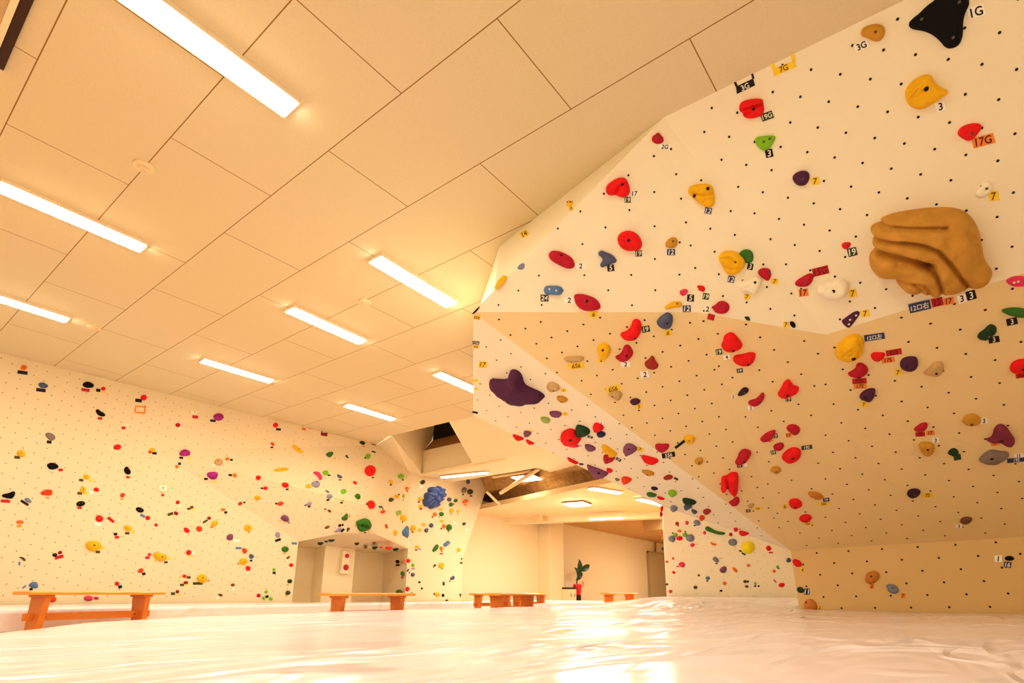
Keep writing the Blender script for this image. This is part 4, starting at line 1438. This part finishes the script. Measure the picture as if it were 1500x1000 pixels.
for t in TAGS:
    near = sorted((math.hypot(t['c'][0]-h['c'][0], t['c'][1]-h['c'][1]), i) for i, h in enumerate(HOLDS))
    h = HOLDS[near[0][1]]; t['near'] = h
    what = 'tape frame' if t['frame'] else 'tag'
    t['base'] = f"{said(t['col'])} {what}" + (f" marked {t['text']}" if t['text'] and t['px'] > 7 else '')
for t in TAGS:
    h = t['near']; rw = relword(t['c'], h['c'])
    t['rel'] = f"just {rw} the {h['base']}"
for t in TAGS:
    if count(TAGS, base=t['base'], words=t['words']) == 1: t['label'] = f"{t['base']} on the {t['words']}"; continue
    if count(HOLDS, base=t['near']['base']) == 1 and count(TAGS, base=t['base'], rel=t['rel']) == 1:
        t['label'] = f"{t['base']} {t['rel']}"; continue
    if count(TAGS, base=t['base'], rel=t['rel'], words=t['words']) == 1 and count(HOLDS, base=t['near']['base'], words=t['words']) == 1:
        lb = f"{t['base']} {t['rel']} on the {t['words']}"
        if len(lb.split()) <= 16: t['label'] = lb; continue
    if 'label' in t: continue
    L = sorted((g for g in TAGS if g['base'] == t['base'] and g['words'] == t['words']), key=lambda g: g['c'][0])
    t['label'] = f"{nth(L.index(t), len(L), t['base'])} on the {t['words']}"

# ---- build them
bolt_me = {}
def bolt_mesh(r, pale):
    k = (r, pale)
    if k not in bolt_me:
        bm = bmesh.new()
        lathe_bm(bm, [(r*1.15, -.004), (r*1.15, .0025), (r*.85, .004), (r*.55, .0015)], 12)
        me = bpy.data.meshes.new('bolt'); bmesh.ops.recalc_face_normals(bm, faces=bm.faces); bm.to_mesh(me); bm.free(); me.materials.append(M_SCREW if pale else M_BOLT if r > .008 else M_GREYB)
        bolt_me[k] = me
    return bolt_me[k]
HOLDS.sort(key=lambda h: -h['w']*h['h'])
rest = []
for i, h in enumerate(HOLDS):
    me, M, bolts, sz = build_hold(h)
    if i >= 300: rest.append((me, M)); continue
    o = link('climbing_hold', me); o.matrix_world = M
    tag(o, h['label'], 'climbing hold', f"climbing holds on the {h['words']}")
    if h['px'] < 6: continue
    for loc, nrm in bolts:
        r = max(.008, min(.015, sz*.07)); pale = (h['flat'] or h['shape'] == 'capsule') and h['col'] != 'black'
        if h['col'] == 'black': r = min(r, .008)
        b = link('bolt', bolt_mesh(round(r, 3), pale), o)
        b.matrix_local = Matrix.Translation(loc) @ nrm.to_track_quat('Z', 'Y').to_matrix().to_4x4()
def join(name, parts):
    bm = bmesh.new(); mats = []
    for me, M in parts:
        m = me.materials[0]
        if m not in mats: mats.append(m)
        k = mats.index(m); t = me.copy(); t.transform(M)
        for p in t.polygons: p.material_index = k
        bm.from_mesh(t)
    me = bpy.data.meshes.new(name); bm.to_mesh(me); bm.free()
    for m in mats: me.materials.append(m)
    return link(name, me)
if rest:
    tag(join('climbing_holds', rest), 'tiny footholds scattered low over the walls', 'climbing holds', None, 'stuff')

def text_mesh(s, cache={}):
    if s not in cache:
        cu = bpy.data.curves.new('txt', 'FONT'); cu.body = s; cu.size = 1; cu.align_x = 'CENTER'; cu.align_y = 'CENTER'; cu.offset = .018; cu.shear = .12; cu.resolution_u = 3
        ob = bpy.data.objects.new('txt', cu); COL.objects.link(ob); bpy.context.view_layer.update()
        me = bpy.data.meshes.new_from_object(ob.evaluated_get(bpy.context.evaluated_depsgraph_get()))
        bpy.data.objects.remove(ob); cache[s] = me
    return cache[s]
TAGS.sort(key=lambda t: -t['px'])
rest = []
for i, t in enumerate(TAGS):
    f = frame_of(t['fac'], *t['c']); c = f.loc(f.at(*t['c']))
    V, Fc = [], []
    for q in t['quads']:
        k = len(V); pts = [f.loc(f.at(x, y, .003))-c for x, y in q]
        if sum(pts[a].x*pts[(a+1) % 4].y-pts[(a+1) % 4].x*pts[a].y for a in range(4)) < 0: pts.reverse()
        for p in pts: V.append((p.x, p.y, .0030))
        for p in pts: V.append((p.x, p.y, .0005))
        Fc.append((k, k+1, k+2, k+3))
        for a in range(4): Fc.append((k+a, k+4+a, k+4+(a+1) % 4, k+(a+1) % 4))
    nm = 'tape_frame' if t['frame'] else 'route_tag'
    me = pymesh(nm, V, Fc, [tag_mat(t['col'])])
    M = Matrix((f.u, f.v, f.n)).transposed().to_4x4(); M.translation = f.world(c)
    if i >= 290: rest.append((me, M)); continue
    o = link(nm, me); o.matrix_world = M
    tag(o, t['label'], 'tape frame' if t['frame'] else 'route tag', f"route tags on the {t['words']}")
    if t['text'] and t['px'] > 5:
        tm = text_mesh(t['text'])
        xs = [v.co.x for v in tm.vertices]; ys = [v.co.y for v in tm.vertices]
        if not xs: continue
        mx, my = (min(xs)+max(xs))/2, (min(ys)+max(ys))/2; tw, th = max(xs)-min(xs), max(ys)-min(ys)
        cx, cy, hp, wp, an = t['tx']; s = min(hp/th, wp/tw)
        ca, sa_ = math.cos(an), math.sin(an)
        nm_ = tm.copy()
        for v in nm_.vertices:
            a, b = (v.co.x-mx)*s, -(v.co.y-my)*s
            p = f.loc(f.at(cx+a*ca-b*sa_, cy+a*sa_+b*ca, .004))-c; v.co = (p.x, p.y, .0042)
        nm_.materials.clear(); nm_.materials.append(ink_mat(INK.get(t['col'], 'blackink')))
        link('lettering', nm_, o)
if rest:
    tag(join('route_tags', rest), 'tiny scraps of tape beside small footholds', 'route tags', None, 'stuff')

# ------------------------------------------------------------------ lights
M_LAMP = mat('lit_diffuser', (1, .95, .85, 1), .4, emit=(1, .95, .80, 1), estr=LAMP)
M_LAMP2 = mat('lit_panel', (1, .95, .85, 1), .4, emit=(1, .95, .80, 1), estr=LAMP2)
M_LAMP3 = mat('lit_soft', (1, .95, .85, 1), .4, emit=(1, .95, .80, 1), estr=13)
M_LAMP4 = mat('lit_bay_added', (1, .95, .85, 1), .4, emit=(1, .95, .80, 1), estr=120)  # only for the two added lamps hidden in the far bay
M_HOUS = mat('lamp_housing', (.86, .74, .55, 1), .4)
def tube_light(a, b, label, w=.235, below=.045, m=None, group='tube lights on the hall ceiling', screws=False):
    a, b = Vector(a), Vector(b); c = (a+b)/2; L = (b-a).length
    ax = (b-a).normalized(); z = Vector((0, 0, 1)); z = (z-ax*z.dot(ax)).normalized(); ay = z.cross(ax)
    t = bpy.data.objects.new('ceiling_light', None); COL.objects.link(t)
    M = Matrix((ax, ay, z)).transposed().to_4x4(); M.translation = c; t.matrix_world = M; t.empty_display_size = .2
    tag(t, label, 'light', group)
    bm = bmesh.new()
    prof = [(-w/2-.012, 0), (-w/2-.004, -below*.75), (-w/2+.006, -below*.75), (w/2-.006, -below*.75), (w/2+.004, -below*.75), (w/2+.012, 0)]
    A = [bm.verts.new((-L/2-.02, y, zz)) for y, zz in prof]; B = [bm.verts.new((L/2+.02, y, zz)) for y, zz in prof]
    for k in range(5): bm.faces.new((A[k], B[k], B[k+1], A[k+1]))
    bm.faces.new(A); bm.faces.new(B)
    bm_obj('housing', bm, M_HOUS, t)
    bm = bmesh.new(); n = 6; rows = []
    for s in (-L/2, L/2):
        rows.append([bm.verts.new((s, -w/2+.008+(w-.016)*k/n, -below*.75-.004-.016*math.sin(math.pi*k/n))) for k in range(n+1)])
    for k in range(n): bm.faces.new((rows[0][k], rows[1][k], rows[1][k+1], rows[0][k+1]))
    bm.faces.new(rows[0]); bm.faces.new(rows[1])
    bm_obj('diffuser', bm, m or M_LAMP, t)
    if screws:
        for yy in (-.05, .05):
            bm = bmesh.new(); lathe_bm(bm, [(.001, -.012), (.006, -.010), (.006, 0)], 8, (L/2-.03, yy, -below*.75-.012))
            bm_obj('screw', bm, mat('screw_steel', (.45, .36, .24, 1), .4), t)
    return t
DX = Vector((1, 0, SA)).normalized()
r1, r2, r3, l8 = onc(425, 155), onc(209, 360), onc(98, 466), onc(641, 545)
tube_light(r1-DX*1.24, r1, 'large tube light nearest the camera at the top left of the ceiling', screws=True)
tube_light(onc(2, 270), r2, 'tube light second from the front in the left row on the ceiling', screws=True)
tube_light(r3-DX*1.24, r3, 'tube light above the left wall, farthest in the left row')
for p, q, lab in (((551, 377), (661, 443), 'tube light nearest the overhang in the middle row of three'),
                  ((426, 451), (530, 498), 'tube light in the centre of the middle row of three'),
                  ((298, 526), (397, 556), 'tube light of the middle row closest to the left wall'),
                  ((508, 591.5), (575, 612), 'tube light of the far row, close to the roof hatch')):
    tube_light(onc(*p), onc(*q), lab)
for p_, lab in (((1.25, .95), 'added unseen tube light straight above the photographer'), ((-1.75, 3.9), 'added unseen tube light over the left front of the hall'), ((-1.75, .95), 'added unseen tube light behind the photographer')):  # unseen lamps added to brighten the near ceiling, overhang and mat
    q_ = Vector((p_[0], p_[1], zc(*p_))); tube_light(q_-DX*.62, q_+DX*.62, lab)
tube_light(l8, l8+DX*1.2, 'tube light of the far row partly hidden behind the overhang edge')
tube_light(onz(648, 697.5, ZQ-.01), onz(714, 690.5, ZQ-.01), 'tube light below the roof hatch over the corner wall', m=M_LAMP3, w=.2, group='lights on the low far ceiling')
tube_light(onz(866, 713.5, ZL-.01), onz(906, 720, ZL-.01), 'tube light on the low ceiling left of the wall behind the overhang, nearer one', m=M_LAMP2, w=.26, group='lights on the low far ceiling')
tube_light(onz(936, 729.5, ZL-.01), onz(972, 738.5, ZL-.01), 'tube light on the low ceiling touching the edge of the overhang', m=M_LAMP2, w=.26, group='lights on the low far ceiling')
tube_light(onz(864, 758.3, bz-.002), onz(912, 756, bz-.002), 'slim tube light under the far beam above the potted plant', m=M_LAMP2, w=.16, below=.07, group='lights on the low far ceiling')
tube_light((19.4, 8.6, 2.68), (20.6, 8.5, 2.68), 'added tube light hidden in the far bay behind the rear wall', m=M_LAMP4, group='lights on the low far ceiling')  # hidden lamp added to brighten the far bay wall
tube_light((23.0, 9.4, 2.6), (24.2, 9.3, 2.6), 'added tube light hidden deep in the far bay behind the rear wall', m=M_LAMP4, group='lights on the low far ceiling')  # second hidden lamp added for the same wall
def panel_light(c, s, label, hang=0):
    t = empty('panel_light', c, math.radians(10)); tag(t, label, 'light')
    bm = bmesh.new(); box_bm(bm, Vector((0, 0, -.03)), (s+.05, s+.05, .06), None, .008)
    if hang:
        for sx in (-1, 1):
            for sy in (-1, 1): tube_bm(bm, [(sx*s*.4, sy*s*.4, 0), (sx*s*.4, sy*s*.4, hang)], .008, 6)
    bm_obj('housing', bm, mat('panel_housing', (.35, .24, .12, 1), .5), t)
    bm = bmesh.new(); box_bm(bm, Vector((0, 0, -.065)), (s, s, .03), None, .01); bm_obj('diffuser', bm, M_LAMP3 if hang else M_LAMP2, t)
panel_light(onz(845, 735.5, ZL), .62, 'square panel light on the low ceiling between the bay and the beam')
panel_light(onz(772, 697, 3.2), .66, 'square panel light hanging inside the open roof bay', .4)

# smoke detectors
def detector(x, y, label):
    t = empty('smoke_detector', onc(x, y)); tag(t, label, 'smoke detector', 'smoke detectors')
    bm = bmesh.new(); lathe_bm(bm, [(.085, 0), (.085, -.018), (.075, -.026), (.045, -.03)], 24); bm_obj('base', bm, mat('detector_shell', (.85, .70, .46, 1), .5), t, False)
    bm = bmesh.new(); lathe_bm(bm, [(.05, -.028), (.05, -.045), (.03, -.056), (.004, -.058)], 20); bm_obj('sensor_head', bm, mat('detector_head', (.78, .62, .4, 1), .5), t, False)
detector(211, 243, 'round smoke detector on the ceiling between the two nearest left lights')
detector(534, 442, 'round smoke detector beside the centre light of the middle row')
detector(138, 479, 'small round smoke detector near the top of the left wall')
# ceiling cassette at the upper left corner of the view
u0, u1, u2, u3 = onc(50, 0), onc(8, 98), onc(22, 0), onc(0, 75)
t = empty('ceiling_air_conditioner', (u0.x-.6, (u0.y+u1.y)/2, zc(0, 5))); tag(t, 'ceiling air conditioner with a dark slot at the top left corner', 'air conditioner')
yy0, yy1 = u1.y+.02, u1.y-1.3
def cbox(name, x0, x1, y0, y1, dz0, dz1, m, bev=.004):
    c = Vector(((x0+x1)/2, (y0+y1)/2, zc(0, 5)+(dz0+dz1)/2))-t.location
    return box(name, c, (abs(x1-x0), abs(y1-y0), abs(dz1-dz0)), m, t, bev)
cbox('outlet_slot', u0.x-.06, u0.x, yy0, yy1, -.03, .04, mat('dark_slot', (.055, .018, .006, 1), .6))
cbox('trim_strip', u0.x-.10, u0.x-.06, yy0, yy1, -.036, .04, mat('cassette_trim', (.9, .78, .55, 1), .4))
cbox('grille_panel', u0.x-1.0, u0.x-.10, yy0, yy1, -.032, .04, mat('cassette_panel', (.62, .45, .25, 1), .5))

# ------------------------------------------------------------------ padded mats under one white tarp
def padded(name, outline, zf, thick, label, step=.22):
    """mat: top follows zf(x, y), skirt straight down"""
    pts = []
    n = len(outline)
    for i in range(n):
        a, b = Vector(outline[i]), Vector(outline[(i+1) % n]); k = max(1, int((b-a).length/step/1.2))
        for j in range(k): pts.append(a+(b-a)*j/k)
    nb_ = len(pts)
    xs = [p.x for p in pts]; ys = [p.y for p in pts]
    allp = [Vector((p.x, p.y)) for p in pts]
    y = min(ys)
    while y < max(ys):
        x = min(xs)
        while x < max(xs):
            far = max(1, (abs(x)+abs(y))/7)
            if inpoly((x, y), pts) and min((Vector((x, y))-p).length_squared for p in pts) > (step*.35)**2: allp.append(Vector((x+random.uniform(-.03, .03), y+random.uniform(-.03, .03))))
            x += step
        y += step
    vo, eo, fo, _, _, _ = delaunay_2d_cdt(allp, [(i, (i+1) % nb_) for i in range(nb_)], [], 1, 1e-5)
    V = []; rim = set(range(nb_))
    for p in vo: V.append(Vector((p.x, p.y, zf(p.x, p.y))))
    Fc = [tuple(f) for f in fo]
    k = len(V)
    for i in range(nb_): V.append(Vector((vo[i].x, vo[i].y, V[i].z-.04)))
    for i in range(nb_): V.append(Vector((vo[i].x, vo[i].y, V[i].z-thick)))
    for i in range(nb_):
        V[i] = V[i]-Vector((0, 0, .0))
        j = (i+1) % nb_
        Fc.append((i, j, k+j, k+i)); Fc.append((k+i, k+j, k+nb_+j, k+nb_+i))
    me = pymesh(name, V, Fc, [M_TARP], None, True)
    bm = bmesh.new(); bm.from_mesh(me); bmesh.ops.recalc_face_normals(bm, faces=bm.faces); bm.to_mesh(me); bm.free()
    o = link(name, me); tag(o, label, 'mat')
    return o
ZM = -.2
def znear(x, y):
    d = Vector((x, y, ZM)).dot(FW); lat = Vector((x, y, 0)).dot(RT)
    w = .010*noise.noise(Vector((x*.9, y*.9, 1.3)))+.008*noise.noise(Vector((x*1.4+y*1.1, (y-x)*.5, 5)))*2
    w *= min(1, 3.5/max(d, .3))
    r = max(0, min(1, (d-6.6)/2.2)); s = max(0, min(1, (lat/max(d, .1)-.10)/.13))
    return ZM+w+.15*r*r*(3-2*r)*s*s*(3-2*s)
edge = [onz(x, y, ZM) for x, y in ((0, 927), (53, 922), (130, 913), (205, 907), (300, 902.5), (400, 898.5), (480, 895.5), (590, 893.5))]
ol = [(p.x, p.y) for p in edge]
ol = [(-4.5, -.4), (-1.6, 1.7)]+ol+[(6.8, 5.78), (8.6, 5.92), (8.8, 7.0), (12.4, 8.8), (12.55, 12.9), (16.5, 12.9), (14.6, 8.7), (12.25, 7.7), (G0.x+.3, G0.y+.6), (G0.x-.04, G0.y), (GR.x-.04, GR.y), (8.0, 1.9), (K0.x-.02, K0.y), (K1.x-.02, K1.y), (K1x.x-.02, K1x.y), (K1x.x, -5.5), (-4.5, -5.5)]
padded('crash_mat', ol, znear, .215, 'large white tarp-covered crash mat filling the foreground')
def zleft(x, y): return -.165-.0030*x+.006*noise.noise(Vector((x*.8, y*1.5, 7)))
padded('crash_mat', [(-5, 8.2), (2.0, 8.25), (6.0, 9.6), (9.2, 10.3), (12.3, 10.3), (12.3, 11.88), (9.9, 11.88), (6.9, 12.15), (-5, 13.1)], zleft, .22, 'white covered crash mat along the foot of the left wall', .3)

# ------------------------------------------------------------------ benches
M_SEAT = wood_mat('oiled_bench_top', (.72, .30, .05, 1), (.88, .46, .10, 1), .35)
M_LEG = wood_mat('oiled_bench_leg', (.58, .18, .03, 1), (.72, .27, .05, 1), .4, (10, 2, 10))
def bench(pl, pr, label, seat_h=.43, over=.19):
    a, b = Vector((pl.x, pl.y, 0)), Vector((pr.x, pr.y, 0)); c = (a+b)/2; S = (b-a).length; L = S+2*over
    t = empty('bench', (c.x, c.y, ZB), math.atan2(b.y-a.y, b.x-a.x)); tag(t, label, 'bench', 'wooden benches')
    bm = bmesh.new(); n = 28; D = .15; rows = []
    for i in range(n+1):
        x = -L/2+L*i/n; wv = .014*noise.noise(Vector((x*5, .7, c.x)))+.006*noise.noise(Vector((x*13, 3, c.y))); zz = .006*noise.noise(Vector((x*4, 9, c.x)))
        rows.append([bm.verts.new((x, y, z)) for y, z in ((-D+wv, seat_h-.035), (-D+wv-.004, seat_h-.010+zz), (-D+.014+wv, seat_h+zz), (D-.014-wv, seat_h+zz), (D-wv, seat_h-.01+zz), (D-wv, seat_h-.035))])
    for A, B in zip(rows, rows[1:]):
        for k in range(6): bm.faces.new((A[k], A[(k+1) % 6], B[(k+1) % 6], B[k]))
    bm.faces.new(rows[0]); bm.faces.new(rows[-1])
    bm_obj('seat', bm, M_SEAT, t)
    for s in (-1, 1):
        bm = bmesh.new()
        x0 = s*S/2; th = .03
        V = []
        for dx in (-th, th):
            V.append([bm.verts.new((x0+dx+s*.02*(1-z/.4), y, z)) for y, z in ((-.085, 0), (.085, 0), (.10, .14), (.125, seat_h-.06), (-.125, seat_h-.06), (-.10, .14))])
        for k in range(6): bm.faces.new((V[0][k], V[0][(k+1) % 6], V[1][(k+1) % 6], V[1][k]))
        bm.faces.new(V[0]); bm.faces.new(V[1])
        bmesh.ops.bevel(bm, geom=list(bm.edges), offset=.004, segments=1, affect='EDGES')
        bm_obj('leg', bm, M_LEG, t)
        bm = bmesh.new(); box_bm(bm, Vector((x0, 0, seat_h-.048)), (.11, .26, .026), None, .004); bm_obj('cleat', bm, M_LEG, t)
    bm = bmesh.new(); box_bm(bm, Vector((0, 0, .185)), (S+.26, .03, .075), None, .004); bm_obj('stretcher', bm, M_LEG, t)
    for s in (-1, 1):
        bm = bmesh.new(); lathe_bm(bm, [(.010, -.002), (.010, .004), (.004, .006)], 10)
        bmesh.ops.transform(bm, matrix=Matrix.Translation((s*(S/2-.06), -.017, .185)) @ Matrix.Rotation(math.radians(90), 4, 'X'), verts=bm.verts)
        bm_obj('peg', bm, mat('dark_peg', (.2, .06, .015, 1), .5), t)
def gd(x, d): return dep(x, 869.5, d)
bench(gd(62, 5.95), gd(208, 6.9), 'wooden bench on the left in front of the long left wall', .445)
bench(gd(497, 6.8), gd(582, 7.4), 'wooden bench in front of the niche', .43)
bench(gd(729, 9.0), gd(772, 9.9), 'wooden bench at the corner of the corner wall, front one of three', .43)
bench(gd(701, 12.8), gd(742, 13.3), 'wooden bench behind the front one, its left end sticking out', .43, .16)
bench(gd(758, 13.6), gd(792, 14.3), 'wooden bench behind the front one, its right end sticking out', .43, .12)
bench(gd(892, 13.9), gd(922, 14.6), 'wooden bench to the right of the potted plant', .44, .17)

# ------------------------------------------------------------------ potted plant, bin, fire box, speaker
pb0 = ony(846, 877, 12.45)
t = empty('potted_plant', (pb0.x, 12.45, ZB)); tag(t, 'leafy plant in a red-wrapped pot by the far wall', 'plant')
k_ = pb0.dot(FW)/FPX
def pw(x, y): q = ony(x, y, 12.45); return Vector((q.x-pb0.x, 0, q.z-ZB))
bm = bmesh.new(); zb, zt_ = pw(846, 871).z, pw(846, 858).z
lathe_bm(bm, [(.02, 0), (.135, 0), (.14, zb-.03), (.145, zb), (.10, zb)], 20); bm_obj('pot', bm, mat('black_pot', (.03, .015, .02, 1), .4), t)
bm = bmesh.new(); rings = []
for i, (z, r) in enumerate(((zb-.03, .12), (zb+.05, .125), (zb+.16, .145), (zt_, .165), (zt_+.03, .15))):
    rings.append([bm.verts.new(((r+.012*(k % 2))*math.cos(k*math.pi/12), (r+.012*(k % 2))*math.sin(k*math.pi/12), z+(.03*(k % 3) if i == 4 else 0))) for k in range(24)])
for A, B in zip(rings, rings[1:]):
    for k in range(24): bm.faces.new((A[k], A[(k+1) % 24], B[(k+1) % 24], B[k]))
wrap = bm_obj('pot_wrap', bm, mat('red_wrap', (.75, .03, .05, 1), .35, .2, 20), t)
bm = bmesh.new(); tube_bm(bm, [pw(848, 859)+Vector((0, -.12, 0)), pw(848.5, 854)+Vector((0, -.14, 0)), pw(849.3, 851)+Vector((0, -.14, 0)), pw(850.5, 855)+Vector((0, -.14, 0)), pw(851.3, 859)+Vector((0, -.12, 0))], .012, 6)
bm_obj('ribbon', bm, mat('red_wrap', 'ffffff'), wrap)
bm = bmesh.new(); tube_bm(bm, [pw(844.5, 862), pw(845, 852), pw(846.5, 842), pw(847, 834)], [.035, .03, .022, .015], 8); bm_obj('stem', bm, mat('bark', (.22, .10, .04, 1), .7), t)
def leaf(base, tip, w, bend):
    a, b = pw(*base), pw(*tip); d = b-a; L = d.length; d.normalize(); s = Vector((0, 1, 0)).cross(d).normalized()
    bm = bmesh.new(); n = 9; rows = []
    for i in range(n+1):
        tt = i/n; ww = w*(math.sin(math.pi*tt**.85))**.8+.003
        cc = a+d*L*tt+Vector((0, -bend*math.sin(math.pi*tt), 0))
        rows.append([bm.verts.new(cc+s*ww*q+Vector((0, -.03*abs(q), 0))) for q in (-1, -.5, 0, .5, 1)])
    for A, B in zip(rows, rows[1:]):
        for k in range(4): bm.faces.new((A[k], A[k+1], B[k+1], B[k]))
    bm_obj('leaf', bm, mat('dark_leaf', (.02, .065, .015, 1), .35), t, True)
for L_ in (((846.5, 838), (848, 819), .17, .05), ((848, 835), (863, 827.5), .125, .08), ((846, 846), (841, 831), .14, .1), ((846, 838), (842.5, 850), .13, .12), ((847, 838), (850, 847), .13, .06), ((847, 836), (853, 832), .09, .02)): leaf(*L_)
bl, br_ = ony(828.5, 876, 12.4), ony(839.8, 876, 12.4)
bt = ony(834, 860.5, 12.4)
w_ = br_.x-bl.x; h_ = bt.z-ZB
t = empty('waste_bin', ((bl.x+br_.x)/2, 12.4, ZB)); tag(t, 'white sorting bin with a black top left of the potted plant', 'bin')
bm = bmesh.new(); box_bm(bm, Vector((0, 0, (h_-.05)/2)), (w_, .3, h_-.05), None, .015); bm_obj('body', bm, mat('white_plastic', (.88, .76, .55, 1), .4), t)
bm = bmesh.new(); box_bm(bm, Vector((0, 0, h_-.02)), (w_+.03, .33, .06), None, .01); bm_obj('lid', bm, mat('black_plastic', (.02, .012, .008, 1), .4), t)
for s in (-.22, .26):
    bm = bmesh.new(); box_bm(bm, Vector((s*w_, -.155, h_*.58)), (.05, .01, .13), None, .004); bm_obj('emblem', bm, mat('brown_mark', (.30, .17, .07, 1), .5), t)
# fire alarm box on the niche pier
q0_, q1_ = ony(495.5, 840, YP), ony(508.5, 807.5, YP)
cx_, cz_ = (q0_.x+q1_.x)/2+.02, (q0_.z+q1_.z)/2; w_ = q1_.x-q0_.x; h_ = q1_.z-q0_.z
t = empty('fire_alarm_box', (cx_, YP, cz_)); tag(t, 'white wall box with two round red fittings inside the niche', 'alarm box')
bm = bmesh.new(); box_bm(bm, Vector((0, -.05, 0)), (w_, .1, h_), None, .012); bm_obj('case', bm, mat('alarm_case', (.92, .82, .62, 1), .4), t)
for nm, zz, rr, dd in (('lamp', h_*.29, .055, .05), ('bell', -h_*.22, .075, .03)):
    bm = bmesh.new(); lathe_bm(bm, [(rr, 0), (rr, dd*.4), (rr*.8, dd*.85), (rr*.3, dd)], 20)
    bmesh.ops.transform(bm, matrix=Matrix.Translation((.015, -.1, zz)) @ Matrix.Rotation(math.radians(90), 4, 'X'), verts=bm.verts)
    bm_obj(nm, bm, mat('alarm_'+nm, (.75, .02, .06, 1) if nm == 'lamp' else (.5, .02, .02, 1), .3), t)
# box speaker at the far corner
s0 = ony(791.5, 758, 11.6)
t = empty('wall_speaker', s0); tag(t, 'small pale box speaker high in the far corner by the column', 'speaker')
bm = bmesh.new(); box_bm(bm, Vector((0, 0, 0)), (.46, .3, .3), None, .02); bm_obj('cabinet', bm, mat('speaker_shell', (.80, .64, .38, 1), .5), t)
bm = bmesh.new(); box_bm(bm, Vector((0.05, -.155, 0)), (.26, .02, .24), None, .006); bm_obj('grille', bm, mat('speaker_grille', (.62, .46, .25, 1), .6), t)

# ------------------------------------------------------------------ camera and ambient
cam = bpy.data.cameras.new('camera'); co = bpy.data.objects.new('camera', cam); COL.objects.link(co)
cam.sensor_fit = 'HORIZONTAL'; cam.sensor_width = 36; cam.lens = FPX*36/1500
cam.shift_x = (750-CX)/1500; cam.shift_y = (CY-500)/1500; cam.clip_start = .02
Mx = Matrix((RT, -DN, -FW)).transposed().to_4x4(); co.matrix_world = Mx
SC.camera = co
w = bpy.data.worlds.new('hall_ambient'); SC.world = w; w.use_nodes = True
w.node_tree.nodes['Background'].inputs['Color'].default_value = (1, .80, .48, 1)
w.node_tree.nodes['Background'].inputs['Strength'].default_value = AMB
SC.view_settings.view_transform = 'Standard'; SC.view_settings.look = 'None'; SC.view_settings.exposure = EXPO; SC.view_settings.gamma = .85
SC.cycles.use_denoising = True
SC.cycles.max_bounces = 8; SC.cycles.diffuse_bounces = 6
